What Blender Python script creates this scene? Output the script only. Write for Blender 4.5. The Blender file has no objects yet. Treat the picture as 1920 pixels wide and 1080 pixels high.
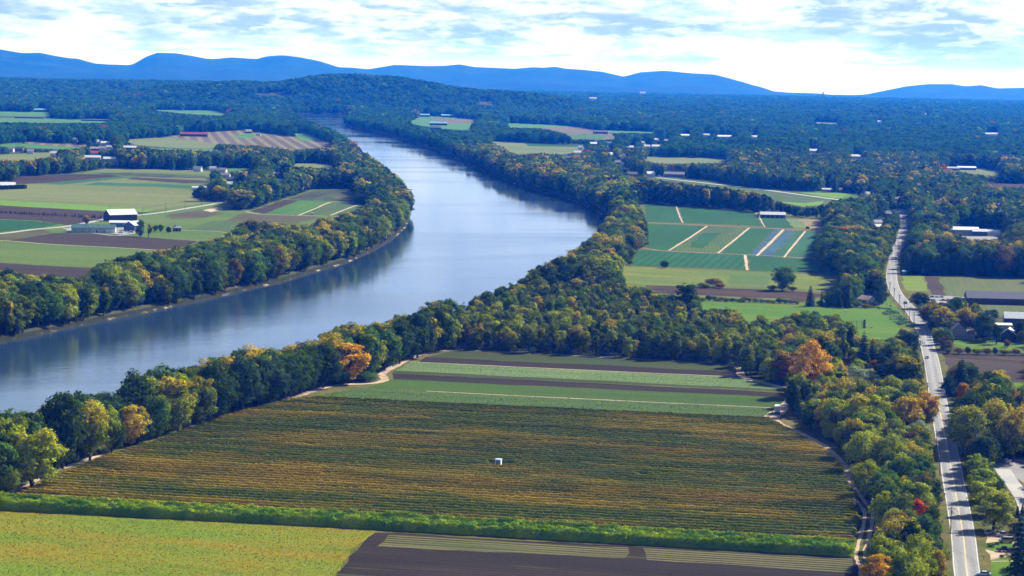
import bpy, bmesh, math, random
import numpy as np
from mathutils import Vector, Matrix
R = math.radians
random.seed(7); RNG = np.random.default_rng(11)
sc = bpy.context.scene
COL = sc.collection

# ------------------------------------------------------------------ camera
W, H, F = 1920.0, 1080.0, 4500.0
CAMH = 152.0
PITCH = math.atan((540 - 128) / F); ROLL = R(1.1)
cp, sp = math.cos(PITCH), math.sin(PITCH); cr, sr = math.cos(ROLL), math.sin(ROLL)
FWD = np.array([0, cp, -sp]); R0 = np.array([1.0, 0, 0]); U0 = np.array([0, sp, cp])
RT = cr * R0 + sr * U0; UP = -sr * R0 + cr * U0
cam_d = bpy.data.cameras.new('camera'); cam = bpy.data.objects.new('camera', cam_d); COL.objects.link(cam)
cam_d.sensor_width = 36; cam_d.lens = 36 * F / W; cam_d.clip_start = 1; cam_d.clip_end = 90000
M = Matrix(((RT[0], UP[0], -FWD[0], 0), (RT[1], UP[1], -FWD[1], 0), (RT[2], UP[2], -FWD[2], CAMH), (0, 0, 0, 1)))
cam.matrix_world = M; sc.camera = cam

# ------------------------------------------------------------------ world, sun, exposure
SUN_AZ, SUN_EL = R(52), R(40)          # azimuth clockwise from the view direction (+Y)
HAZE_COL, HAZE_D, HAZE_G = (0.006, 0.16, 1.0, 1), 6.0e-5, 0.38   # the air's scattering: colour, density per metre, forwardness
world = bpy.data.worlds.new('World'); sc.world = world; world.use_nodes = True
nt = world.node_tree; nt.nodes.clear()
def wn(t, **k):
    n = nt.nodes.new(t)
    for a, b in k.items(): setattr(n, a, b)
    return n
def wmath(op, a, b=None, c=None, clamp=False):
    n = wn('ShaderNodeMath', operation=op, use_clamp=clamp)
    for i, v in enumerate((a, b, c)):
        if v is None: continue
        if isinstance(v, (int, float)): n.inputs[i].default_value = v
        else: nt.links.new(v, n.inputs[i])
    return n.outputs[0]
sky = wn('ShaderNodeTexSky', sky_type='NISHITA', sun_disc=False, sun_elevation=SUN_EL, sun_rotation=SUN_AZ, altitude=200, air_density=1.0, dust_density=0.6, ozone_density=1.6)
tc = wn('ShaderNodeTexCoord'); sep = wn('ShaderNodeSeparateXYZ'); nt.links.new(tc.outputs['Generated'], sep.inputs[0])
az = wmath('ARCTAN2', sep.outputs['X'], sep.outputs['Y'])
el = wmath('ARCSINE', sep.outputs['Z'])
elp = wmath('MAXIMUM', el, 0.0)
# cloud layer: bands that flatten towards the horizon (azimuth and elevation in degrees)
azs = wmath('MULTIPLY', az, 36.0); eld = wmath('MULTIPLY', elp, 57.3)
warp = wmath('POWER', wmath('ADD', eld, 0.15), 0.6)
cv = wn('ShaderNodeCombineXYZ'); nt.links.new(azs, cv.inputs[0]); nt.links.new(wmath('MULTIPLY', warp, 5.2), cv.inputs[1])
def wnoise(scale, det, rough, w, vec=cv, dist=0.0):
    n = wn('ShaderNodeTexNoise', noise_dimensions='4D'); n.inputs['Scale'].default_value = scale; n.inputs['Detail'].default_value = det
    n.inputs['Roughness'].default_value = rough; n.inputs['W'].default_value = w; n.inputs['Distortion'].default_value = dist
    nt.links.new(vec.outputs[0], n.inputs['Vector']); return n.outputs['Fac']
def wramp(v, lo, hi):
    n = wn('ShaderNodeMapRange', interpolation_type='SMOOTHSTEP'); nt.links.new(v, n.inputs[0])
    n.inputs[1].default_value = lo; n.inputs[2].default_value = hi; return n.outputs[0]
def wmix(f, a, b):
    n = wn('ShaderNodeMix', data_type='RGBA')
    if isinstance(f, (int, float)): n.inputs[0].default_value = f
    else: nt.links.new(f, n.inputs[0])
    for i, v in ((6, a), (7, b)):
        if isinstance(v, tuple): n.inputs[i].default_value = (*v, 1)
        else: nt.links.new(v, n.inputs[i])
    return n.outputs[2]
n_big = wnoise(0.50, 6, 0.58, 3.1); n_fine = wnoise(1.6, 9, 0.66, 7.7, dist=0.4); n_dark = wnoise(0.40, 6, 0.6, 17.0, dist=0.2)
body = wmath('ADD', wmath('MULTIPLY', n_big, 0.6), wmath('MULTIPLY', n_fine, 0.4))
lit = wramp(body, 0.44, 0.57)
high = wramp(eld, 0.1, 0.9)
shade = wmath('MULTIPLY', wramp(n_dark, 0.47, 0.58), high)
near_h = wramp(eld, 1.3, 0.0)
def wmul(c, v):
    n = wn('ShaderNodeVectorMath', operation='MULTIPLY'); nt.links.new(c, n.inputs[0]); nt.links.new(v, n.inputs[1]); return n.outputs[0]
boost = wmix(near_h, (1.0, 1.08, 1.5), (1.0, 1.2, 2.9))      # the light beyond the haze is bluer than what comes through it
pale = wmix(lit, (0.36, 0.46, 0.55), (0.66, 0.66, 0.64))
cloud = wmix(wmath('MULTIPLY', shade, 0.9), pale, wmix(wramp(n_fine, 0.45, 0.62), (0.22, 0.31, 0.48), (0.50, 0.56, 0.60)))
glow = wmul(wmix(wramp(eld, 0.35, 0.0), cloud, (0.58, 0.58, 0.58)), boost)
upper = wmix(lit, (0.23, 0.34, 0.60), (0.48, 0.59, 0.82)); glow = wmix(wramp(eld, 1.9, 4.0), glow, upper)
skys = wn('ShaderNodeVectorMath', operation='SCALE'); nt.links.new(sky.outputs[0], skys.inputs[0]); skys.inputs['Scale'].default_value = 0.055
low = wmath('SUBTRACT', 1.0, wramp(eld, 4.0, 13.0))
hi_cl = wmath('MULTIPLY', wramp(wnoise(0.08, 5, 0.55, 1.0), 0.5, 0.65), 0.15)
fac = wmath('MAXIMUM', low, hi_cl)
fin = wmix(fac, skys.outputs[0], glow)
bg = wn('ShaderNodeBackground'); nt.links.new(fin, bg.inputs[0]); bg.inputs[1].default_value = 1.0
out = wn('ShaderNodeOutputWorld'); nt.links.new(bg.outputs[0], out.inputs[0])
sun_d = bpy.data.lights.new('sun', 'SUN'); sun_d.energy = 5.0; sun_d.angle = R(0.53); sun_d.color = (1.0, 0.94, 0.84)
sun = bpy.data.objects.new('sun', sun_d); COL.objects.link(sun)
sdir = Vector((math.sin(SUN_AZ) * math.cos(SUN_EL), math.cos(SUN_AZ) * math.cos(SUN_EL), math.sin(SUN_EL)))
sun.rotation_euler = sdir.to_track_quat('Z', 'Y').to_euler(); sun.location = (0, 0, 400)
vs = sc.view_settings; vs.view_transform = 'Standard'; vs.look = 'None'; vs.gamma = 1; vs.exposure = 0.9; vs.use_curve_mapping = False
sc.render.engine = 'CYCLES'
cy = sc.cycles; cy.max_bounces = 5; cy.diffuse_bounces = 2; cy.glossy_bounces = 2; cy.transmission_bounces = 2; cy.volume_bounces = 0; cy.transparent_max_bounces = 4
cy.use_denoising = True; cy.use_adaptive_sampling = True; cy.adaptive_threshold = 0.015; cy.caustics_reflective = False; cy.caustics_refractive = False
try: cy.sample_clamp_indirect = 4.0
except Exception: pass

# ------------------------------------------------------------------ pixel <-> place
D_FLAT, R2 = 7000.0, 1.64e6
def drop(d): return -np.maximum(0, d - D_FLAT) ** 2 / (2 * R2)
def g(px, py, z=0.0):
    """ground point seen at a pixel of the 1920x1080 photograph"""
    u = (px - 960) / F; v = (540 - py) / F
    d = FWD + u * RT + v * UP
    t = (z - CAMH) / d[2]
    return (float(d[0] * t), float(d[1] * t))
def proj(x, y, z):
    X = np.stack([np.asarray(x, float), np.asarray(y, float), np.asarray(z, float) - CAMH], -1)
    w = X @ FWD
    return 960 + F * (X @ RT) / w, 540 - F * (X @ UP) / w
def yhor(px): return 128 + (px - 960) * math.tan(ROLL)
def ppm(px, py): return (py - yhor(px)) / CAMH      # pixels per metre standing there

# ------------------------------------------------------------------ helpers: objects
def tag(o, label=None, cat=None, group=None, kind=None):
    if label: o['label'] = label
    if cat: o['category'] = cat
    if group: o['group'] = group
    if kind: o['kind'] = kind
    return o
def empty(name, loc, rz=0.0, label=None, cat=None, group=None):
    o = bpy.data.objects.new(name, None); COL.objects.link(o); o.location = loc; o.rotation_euler = (0, 0, rz); o.empty_display_size = 1
    return tag(o, label, cat, group)
def mesh_np(name, verts, faces, mat, parent=None, smooth=False):
    """verts (N,3), faces (M,k) arrays of equal-size polygons"""
    me = bpy.data.meshes.new(name); verts = np.asarray(verts, np.float32); faces = np.asarray(faces, np.int32)
    me.vertices.add(len(verts)); me.vertices.foreach_set('co', verts.ravel())
    k = faces.shape[1]; me.loops.add(faces.size); me.loops.foreach_set('vertex_index', faces.ravel())
    me.polygons.add(len(faces)); me.polygons.foreach_set('loop_start', np.arange(0, faces.size, k, dtype=np.int32))
    me.polygons.foreach_set('loop_total', np.full(len(faces), k, np.int32))
    if smooth: me.polygons.foreach_set('use_smooth', np.ones(len(faces), bool))
    me.update(calc_edges=True); me.validate()
    for m in (mat if isinstance(mat, (list, tuple)) else [mat]): me.materials.append(m)
    o = bpy.data.objects.new(name, me); COL.objects.link(o)
    if parent is not None: o.parent = parent
    return o
class MB:
    def __init__(s): s.v = []; s.f = []
    def add(s, vs_, fs): b = len(s.v); s.v += [tuple(p) for p in vs_]; s.f += [tuple(b + i for i in f) for f in fs]; return s
    def box(s, x0, x1, y0, y1, z0, z1):
        return s.add([(x0, y0, z0), (x1, y0, z0), (x1, y1, z0), (x0, y1, z0), (x0, y0, z1), (x1, y0, z1), (x1, y1, z1), (x0, y1, z1)],
                     [(3, 2, 1, 0), (4, 5, 6, 7), (0, 1, 5, 4), (1, 2, 6, 5), (2, 3, 7, 6), (3, 0, 4, 7)])
    def tube(s, a, b, ra, rb=None, n=7):
        rb = ra if rb is None else rb; a = Vector(a); b = Vector(b); d = (b - a).normalized()
        t = d.orthogonal().normalized(); q = d.cross(t); ring = []
        for c, r in ((a, ra), (b, rb)):
            for i in range(n):
                th = 2 * math.pi * i / n; ring.append(c + (t * math.cos(th) + q * math.sin(th)) * r)
        return s.add(ring, [(i, (i + 1) % n, n + (i + 1) % n, n + i) for i in range(n)] + [tuple(range(n))[::-1], tuple(range(n, 2 * n))])
    def prism(s, prof, x0, x1):
        """profile of (y,z) points extruded along x"""
        n = len(prof); vs_ = [(x0, y, z) for y, z in prof] + [(x1, y, z) for y, z in prof]
        return s.add(vs_, [(i, (i + 1) % n, n + (i + 1) % n, n + i) for i in range(n)] + [tuple(range(n))[::-1], tuple(range(n, 2 * n))])
    def build(s, name, mat, parent=None, bevel=0.0, smooth=False):
        me = bpy.data.meshes.new(name); me.from_pydata(s.v, [], s.f); me.materials.append(mat); me.update()
        bm = bmesh.new(); bm.from_mesh(me); bmesh.ops.recalc_face_normals(bm, faces=bm.faces)
        if bevel: bmesh.ops.bevel(bm, geom=list(bm.edges), offset=bevel, segments=2, affect='EDGES')
        bm.to_mesh(me); bm.free()
        if smooth:
            for p in me.polygons: p.use_smooth = True
        o = bpy.data.objects.new(name, me); COL.objects.link(o)
        if parent is not None: o.parent = parent
        return o

# ------------------------------------------------------------------ helpers: materials
class NT:
    def __init__(s, name):
        s.m = bpy.data.materials.new(name); s.m.use_nodes = True; s.t = s.m.node_tree; s.t.nodes.clear()
        s.out = s.t.nodes.new('ShaderNodeOutputMaterial')
    def n(s, t, **k):
        x = s.t.nodes.new(t)
        for a, b in k.items(): setattr(x, a, b)
        return x
    def put(s, sock, v):
        if isinstance(v, tuple): sock.default_value = (*v, 1) if len(v) == 3 and sock.type == 'RGBA' else v
        elif isinstance(v, (int, float)): sock.default_value = v
        else: s.t.links.new(v, sock)
    def math(s, op, a, b=None, clamp=False):
        x = s.n('ShaderNodeMath', operation=op, use_clamp=clamp); s.put(x.inputs[0], a)
        if b is not None: s.put(x.inputs[1], b)
        return x.outputs[0]
    def mix(s, f, a, b, blend='MIX'):
        x = s.n('ShaderNodeMix', data_type='RGBA', blend_type=blend); s.put(x.inputs[0], f); s.put(x.inputs[6], a); s.put(x.inputs[7], b); return x.outputs[2]
    def ramp(s, v, lo, hi, a=0.0, b=1.0):
        x = s.n('ShaderNodeMapRange', interpolation_type='SMOOTHSTEP'); s.put(x.inputs[0], v)
        for i, q in enumerate((lo, hi, a, b)): x.inputs[i + 1].default_value = q
        return x.outputs[0]
    def coord(s, rot=0.0, scale=(1, 1, 1), kind='Object'):
        c = s.n('ShaderNodeTexCoord'); mp = s.n('ShaderNodeMapping', vector_type='POINT')
        # rotate first, then stretch
        m2 = s.n('ShaderNodeMapping', vector_type='POINT'); mp.inputs['Rotation'].default_value = (0, 0, rot); m2.inputs['Scale'].default_value = scale
        s.t.links.new(c.outputs[kind], mp.inputs[0]); s.t.links.new(mp.outputs[0], m2.inputs[0]); return m2.outputs[0]
    def noise(s, vec, scale, det=4, rough=0.55, dist=0.0):
        x = s.n('ShaderNodeTexNoise'); s.put(x.inputs['Vector'], vec); x.inputs['Scale'].default_value = scale; x.inputs['Detail'].default_value = det
        x.inputs['Roughness'].default_value = rough; x.inputs['Distortion'].default_value = dist; return x.outputs['Fac']
    def bsdf(s, col, rough=0.9, spec=0.15, metal=0.0, normal=None):
        b = s.n('ShaderNodeBsdfPrincipled'); s.put(b.inputs['Base Color'], col); s.put(b.inputs['Roughness'], rough)
        b.inputs['Specular IOR Level'].default_value = spec; b.inputs['Metallic'].default_value = metal
        if normal is not None: s.t.links.new(normal, b.inputs['Normal'])
        s.t.links.new(b.outputs[0], s.out.inputs[0]); return s.m
    def bump(s, h, strength=0.5, dist=0.3):
        b = s.n('ShaderNodeBump'); s.put(b.inputs['Height'], h); b.inputs['Strength'].default_value = strength; b.inputs['Distance'].default_value = dist
        return b.outputs[0]
_pm = {}
def paint(name, col, rough=0.6, spec=0.3, metal=0.0, dirt=0.15, scale=0.7):
    if name in _pm: return _pm[name]
    t = NT(name); v = t.coord(); k = t.noise(v, scale, 5, 0.6)
    c = t.mix(t.ramp(k, 0.35, 0.75), col, tuple(x * (1 - dirt * 1.6) for x in col))
    _pm[name] = t.bsdf(c, rough, spec, metal); return _pm[name]
def field_mat(name, c1, c2, c3=None, big=0.02, fine=0.6, rot=0.0, row=None, rowcol=None, rowamt=0.6, streak=5.0, var=0.35, c3at=0.6):
    if not any(w in name for w in ('asphalt', 'track', 'path')):
        q = lambda c: None if c is None else (c[0] * .80, c[1] * .86, c[2] * .55)
        c1, c2, c3, rowcol = q(c1), q(c2), q(c3), q(rowcol)
    t = NT(name)
    vs_ = t.coord(rot, (1.0 / streak, 1, 1)); v0 = t.coord(0)
    a = t.noise(vs_, big, 6, 0.6, 0.3); col = t.mix(t.ramp(a, 0.38, 0.62), c1, c2)
    if c3 is not None:
        b = t.noise(vs_, big * 2.3, 5, 0.6, 0.5); col = t.mix(t.ramp(b, c3at - 0.06, c3at + 0.1), col, c3)
    if row:
        w = t.n('ShaderNodeSeparateXYZ'); t.put(w.inputs[0], t.coord(rot))
        j = t.math('ADD', t.math('MULTIPLY', w.outputs['Y'], 2 * math.pi / row), t.math('MULTIPLY', t.noise(v0, 0.25, 2), 1.5))
        r_ = t.ramp(t.math('SINE', j), -0.3, 0.7)
        gap = t.ramp(t.noise(vs_, 0.12, 4), 0.25, 0.5)
        col = t.mix(t.math('MULTIPLY', t.math('MULTIPLY', r_, rowamt), gap), col, rowcol)
    f = t.noise(v0, fine, 5, 0.7); f2 = t.noise(v0, fine * 6, 3, 0.6)
    k = t.math('ADD', t.ramp(f, 0.3, 0.7, 1 - var, 1 + var), t.ramp(f2, 0.3, 0.7, -var * 0.6, var * 0.6))
    x = t.n('ShaderNodeVectorMath', operation='SCALE'); t.put(x.inputs[0], col); t.put(x.inputs['Scale'], k)
    return t.bsdf(x.outputs[0], 0.95, 0.05, normal=t.bump(f, 0.6, 0.25))
def rdir(p, q):
    """rotation that brings the ground direction between two pixels onto +X"""
    a, b = g(*p), g(*q); return -math.atan2(b[1] - a[1], b[0] - a[0])

# ------------------------------------------------------------------ the river and the terrain
RIVER_PX = [(-150, 655), (0, 642), (60, 631), (140, 613), (200, 600), (260, 589), (320, 576), (400, 559), (470, 542), (540, 526), (600, 507), (650, 493), (700, 471),
    (735, 451), (762, 425), (768, 400), (758, 378), (738, 355), (708, 330), (676, 305), (650, 280), (628, 262), (606, 248), (575, 236), (552, 226), (545, 219), (540, 214), (580, 213), (650, 213.5), (660, 222),
    (646, 235), (680, 244), (720, 253), (760, 263), (800, 276), (840, 291), (880, 306), (920, 326), (960, 343), (1000, 356), (1040, 366), (1080, 378), (1115, 393), (1140, 412), (1152, 430), (1140, 452), (1110, 480),
    (1060, 512), (1000, 545), (940, 572), (880, 600), (830, 628), (760, 654), (700, 672), (600, 695), (540, 712), (420, 748), (300, 788), (170, 830), (60, 870), (-150, 935)]
RIVER = np.array([g(x, y, -3.0) for x, y in RIVER_PX])
def sdist(P, poly):
    """signed distance, negative inside"""
    P = np.asarray(P, float); out_ = np.empty(len(P))
    A = poly; B = np.roll(poly, -1, 0); E = B - A; L2 = (E ** 2).sum(1)
    for i in range(0, len(P), 20000):
        p = P[i:i + 20000, None, :]; w = p - A; t = np.clip((w * E).sum(2) / L2, 0, 1)
        d = np.sqrt(((w - E * t[..., None]) ** 2).sum(2)).min(1)
        y0, y1 = A[:, 1], B[:, 1]; py = p[..., 1]; px = p[..., 0]
        c = ((y0 > py) != (y1 > py)) & (px < (B[:, 0] - A[:, 0]) * (py - y0) / np.where(y1 == y0, 1e-9, y1 - y0) + A[:, 0])
        out_[i:i + 20000] = np.where(c.sum(1) % 2 == 1, -d, d)
    return out_
def vnoise(x, y, seed):
    """smooth value noise on a lattice"""
    xi = np.floor(x).astype(np.int64); yi = np.floor(y).astype(np.int64); fx = x - xi; fy = y - yi
    fx = fx * fx * (3 - 2 * fx); fy = fy * fy * (3 - 2 * fy)
    def h(a, b):
        n = (a * 374761393 + b * 668265263 + seed * 1442695041) & 0x7fffffff; n = ((n ^ (n >> 13)) * 1274126177) & 0x7fffffff
        return ((n ^ (n >> 16)) & 0xffff) / 65535.0
    return (h(xi, yi) * (1 - fx) + h(xi + 1, yi) * fx) * (1 - fy) + (h(xi, yi + 1) * (1 - fx) + h(xi + 1, yi + 1) * fx) * fy
def fbm(x, y, seed, o=4):
    s, a, t = 0, 1.0, 0
    for k in range(o): s = s + a * vnoise(x * 2 ** k, y * 2 ** k, seed + k); t += a; a *= 0.5
    return s / t
def sst(x, a, b): t = np.clip((x - a) / (b - a), 0, 1); return t * t * (3 - 2 * t)
RIDGE_PX = [(-500, 70), (-200, 78), (0, 93), (40, 100), (75, 100), (110, 107), (145, 112), (165, 118), (180, 121.5), (215, 122), (240, 123), (250, 121), (275, 107), (295, 100), (330, 101), (360, 106),
    (385, 111), (400, 112), (435, 109), (480, 112), (500, 107), (530, 105), (560, 109), (600, 117), (635, 128), (660, 129), (690, 132), (740, 124), (800, 126), (835, 125), (862, 122), (890, 127), (920, 128), (965, 130),
    (1000, 127), (1020, 128), (1040, 126), (1065, 130), (1090, 131), (1130, 135), (1160, 142), (1170, 144), (1200, 136), (1245, 133), (1300, 138), (1340, 140), (1380, 153), (1420, 163), (1450, 173), (1480, 176),
    (1520, 177), (1560, 179), (1600, 179), (1625, 177), (1650, 172), (1700, 162), (1740, 158), (1785, 158), (1810, 162), (1840, 160), (1870, 166), (1920, 165), (2100, 170), (2500, 175)]
WARN_PX = [(150, 176), (330, 163), (380, 160), (450, 157), (520, 158), (560, 151), (600, 145), (640, 143), (690, 146), (740, 149), (780, 155), (820, 162), (850, 168), (900, 174), (960, 177), (1000, 180), (1060, 188), (1120, 200)]
def sil(pts, D):
    a, z = [], []
    for x, y in pts:
        d = FWD + (x - 960) / F * RT + (540 - y) / F * UP
        a.append(math.atan2(d[0], d[1])); z.append(CAMH + d[2] / math.hypot(d[0], d[1]) * D)
    return np.array(a), np.array(z)
RA, RZ = sil(RIDGE_PX, 32000); WA, WZ = sil(WARN_PX, 8500); WZ = WZ - 12
def terrain(x, y, s=None):
    d = np.hypot(x, y); a = np.arctan2(x, y)
    z = drop(d)
    zr = np.interp(a, RA, RZ) - drop(32000.0)
    n = fbm(x / 1800, y / 1800, 3, 5)
    prof = sst(d, 23000, 32000) ** 1.3 * (1 - 0.75 * sst(d, 32000, 38000))
    z = z + zr * prof + (n - 0.5) * 340 * sst(d, 23500, 25500) * (1 - sst(d, 29500, 31800)) * np.clip(zr / 250, 0.1, 1)
    wz = np.interp(a, WA, WZ, left=0, right=0) - drop(8500.0)
    wz = wz * np.clip((WA[-1] - a) / 0.01, 0, 1) * np.clip((a - WA[0]) / 0.03, 0, 1)
    z = z + wz * sst(d, 7650, 8500) * (1 - 0.9 * sst(d, 8500, 10600)) 
    z = z + (fbm(x / 500, y / 500, 9, 3) - 0.5) * 14 * sst(d, 7600, 9000) * (1 - sst(d, 21500, 22500))
    z = z + 42 * sst(-a, 0.06, 0.14) * sst(d, 8300, 11500) * (1 - sst(d, 12000, 14500))
    if s is not None: z = z + np.interp(s, [-16, 0, 1.5, 6], [-6.5, -3, -1.9, 0]) * (d < 7900)
    return z
# polar sheet, centred under the viewpoint, reaching past the horizon
rings = [180.0]
while rings[-1] < 45000: rings.append(rings[-1] * (1.0036 if rings[-1] > 650 else 1.03) if rings[-1] < 9000 else rings[-1] * 1.0065)
rings = np.array(rings); angs = np.radians(np.concatenate([np.linspace(-34, -13.5, 40)[:-1], np.linspace(-13.5, 13.5, 420), np.linspace(13.5, 34, 40)[1:]]))
GR, GA = np.meshgrid(rings, angs, indexing='ij'); gx = (GR * np.sin(GA)).ravel(); gy = (GR * np.cos(GA)).ravel()
gs = np.full(gx.shape, 500.0); near = GR.ravel() < 8200; gs[near] = sdist(np.stack([gx[near], gy[near]], 1), RIVER)
gz = terrain(gx, gy, gs)
na, nr = len(angs), len(rings); ii = np.arange((nr - 1) * na).reshape(nr - 1, na)[:, :-1].ravel()
gf = np.stack([ii, ii + na, ii + na + 1, ii + 1], 1)
t = NT('ground_earth'); v0 = t.coord(); pos = t.n('ShaderNodeSeparateXYZ'); t.put(pos.inputs[0], v0)
a_ = t.noise(v0, 0.012, 6, 0.6); b_ = t.noise(v0, 0.25, 5, 0.65); wood = t.noise(v0, 0.0016, 9, 0.7)
grass = t.mix(t.ramp(a_, 0.4, 0.6), (0.055, 0.085, 0.022), (0.12, 0.115, 0.05)); grass = t.mix(t.ramp(b_, 0.3, 0.75), grass, (0.045, 0.06, 0.02))
hillc = t.mix(t.ramp(wood, 0.35, 0.65), (0.004, 0.012, 0.006), (0.016, 0.026, 0.010))
c_ = t.mix(t.ramp(pos.outputs['Y'], 7500, 9500), grass, hillc)
bank = t.mix(t.ramp(t.noise(v0, 0.045, 5, 0.7), 0.54, 0.62), (0.035, 0.038, 0.018), (0.34, 0.27, 0.19))
c_ = t.mix(t.ramp(pos.outputs['Z'], -0.5, -1.2), c_, (0.03, 0.036, 0.015)); c_ = t.mix(t.ramp(pos.outputs['Z'], -2.0, -2.5), c_, bank)
c_ = t.mix(t.math('MULTIPLY', t.ramp(pos.outputs['Z'], -0.9, -1.8), t.ramp(pos.outputs['Y'], 6500, 7000)), c_, hillc)
ground = mesh_np('ground', np.stack([gx, gy, gz], 1), gf, t.bsdf(c_, 0.95, 0.05, normal=t.bump(t.noise(v0, 0.02, 8, 0.75), 1.0, 9.0)), smooth=True)
tag(ground, kind='structure')
# water: one level sheet at -3 m, seen only where the bed lies below it
t = NT('river_water'); v0 = t.coord(0, (1, 1, 1)); v1 = t.coord(R(-35), (0.35, 1, 1)); v2 = t.coord(R(-20), (0.3, 1, 1))
w1 = t.noise(v1, 0.16, 5, 0.6); w2 = t.noise(v0, 0.7, 3, 0.5); calm = t.ramp(t.noise(v2, 0.0055, 6, 0.6, 0.6), 0.40, 0.62)
hgt = t.math('ADD', t.math('MULTIPLY', w1, 0.8), t.math('MULTIPLY', w2, 0.25))
wy_ = t.n('ShaderNodeSeparateXYZ'); t.put(wy_.inputs[0], v0)
bp = t.n('ShaderNodeBump'); t.put(bp.inputs['Height'], hgt); t.put(bp.inputs['Strength'], t.math('MULTIPLY', t.math('ADD', t.math('MULTIPLY', calm, 0.25), 0.30), t.ramp(wy_.outputs['Y'], 3600, 900, 0.08, 1.0))); bp.inputs['Distance'].default_value = 0.32
b = t.n('ShaderNodeBsdfPrincipled'); b.inputs['Base Color'].default_value = (0.022, 0.050, 0.090, 1); t.put(b.inputs['Roughness'], t.math('ADD', t.math('MULTIPLY', calm, 0.07), 0.045)); b.inputs['IOR'].default_value = 1.333
t.t.links.new(bp.outputs[0], b.inputs['Normal']); t.t.links.new(b.outputs[0], t.out.inputs[0])
bx0, bx1 = RIVER[:, 0].min() - 60, RIVER[:, 0].max() + 60; by0, by1 = RIVER[:, 1].min() - 60, RIVER[:, 1].max() + 60
wx, wy = np.meshgrid(np.linspace(bx0, bx1, 24), np.linspace(by0, by1, 60), indexing='ij'); k = np.arange(23 * 60).reshape(23, 60)[:, :-1].ravel()
water = mesh_np('water', np.stack([wx.ravel(), wy.ravel(), np.full(wx.size, -3.0)], 1), np.stack([k, k + 60, k + 61, k + 1], 1), t.m); tag(water, kind='structure')

# ------------------------------------------------------------------ open land: every polygon is in photograph pixels, laid on the ground
MASK = np.zeros((1080, 1920), bool)
def fill(poly, m=MASK):
    P = np.array(poly, float); x0 = int(max(0, P[:, 0].min())); x1 = int(min(1919, P[:, 0].max())) + 1; y0 = int(max(0, P[:, 1].min())); y1 = int(min(1079, P[:, 1].max())) + 1
    if x1 <= x0 or y1 <= y0: return
    X, Y = np.meshgrid(np.arange(x0, x1) + 0.5, np.arange(y0, y1) + 0.5); c = np.zeros(X.shape, bool); n = len(P)
    for i in range(n):
        a, b2 = P[i], P[(i + 1) % n]
        if a[1] == b2[1]: continue
        c ^= ((a[1] > Y) != (b2[1] > Y)) & (X < (b2[0] - a[0]) * (Y - a[1]) / (b2[1] - a[1]) + a[0])
    m[y0:y1, x0:x1] |= c
ZLEV = [0.0]; SHEETS = []      # sheets of one district rise 6 mm each; districts that do not touch start again
def zat(x, y):
    z = 0.0
    for P, h in SHEETS:
        c = False; n = len(P)
        for i in range(n):
            a, b2 = P[i], P[(i + 1) % n]
            if (a[1] > y) != (b2[1] > y) and x < (b2[0] - a[0]) * (y - a[1]) / (b2[1] - a[1]) + a[0]: c = not c
        if c and h > z: z = h
    return z
def sheet_pts(pts, name, mat, z=None):
    if z is None: ZLEV[0] += 0.006; z = 0.06 + ZLEV[0]
    SHEETS.append((pts, z)); bm = bmesh.new(); vs_ = [bm.verts.new((x, y, z)) for x, y in pts]; f = bm.faces.new(vs_); bmesh.ops.triangulate(bm, faces=[f], ngon_method='EAR_CLIP')
    bmesh.ops.recalc_face_normals(bm, faces=bm.faces)
    if sum(q.normal.z * q.calc_area() for q in bm.faces) < 0: bmesh.ops.reverse_faces(bm, faces=bm.faces)
    me = bpy.data.meshes.new(name); bm.to_mesh(me); bm.free(); me.materials.append(mat)
    o = bpy.data.objects.new(name, me); COL.objects.link(o); return tag(o, kind='structure')
def patch(px, name, mat, mask=True, z=None):
    # roughen the outline a little so that field edges are not ruler-straight
    pts = []
    n = len(px); rr = random.Random(len(px) * 31 + int(px[0][0]))
    for i in range(n):
        a, b2 = g(*px[i]), g(*px[(i + 1) % n]); L = math.hypot(b2[0] - a[0], b2[1] - a[1]); k = max(1, min(60, int(L / 8)))
        nx, ny = -(b2[1] - a[1]) / (L + 1e-6), (b2[0] - a[0]) / (L + 1e-6)
        for j in range(k):
            w = rr.uniform(-0.9, 0.9) + .8 * math.sin(j * .7 + i) if j else 0; pts.append((a[0] + (b2[0] - a[0]) * j / k + nx * w, a[1] + (b2[1] - a[1]) * j / k + ny * w))
    if mask: fill(px)
    return sheet_pts(pts, name, mat, z)
def catmull(P, n=8):
    P = [Vector((*p, 0)) for p in P]; P = [P[0] * 2 - P[1]] + P + [P[-1] * 2 - P[-2]]; o = []
    for i in range(1, len(P) - 2):
        for j in range(n):
            t_ = j / n; a, b2, c, d = P[i - 1], P[i], P[i + 1], P[i + 2]
            o.append(0.5 * ((2 * b2) + (c - a) * t_ + (2 * a - 5 * b2 + 4 * c - d) * t_ ** 2 + (3 * b2 - a - 3 * c + d) * t_ ** 3))
    o.append(P[-2]); return [(p.x, p.y) for p in o]
def offset_line(pts, off):
    o = []
    for i, p in enumerate(pts):
        a = pts[max(0, i - 1)]; b2 = pts[min(len(pts) - 1, i + 1)]; L = math.hypot(b2[0] - a[0], b2[1] - a[1]) + 1e-9
        o.append((p[0] - (b2[1] - a[1]) / L * off, p[1] + (b2[0] - a[0]) / L * off))
    return o
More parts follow.
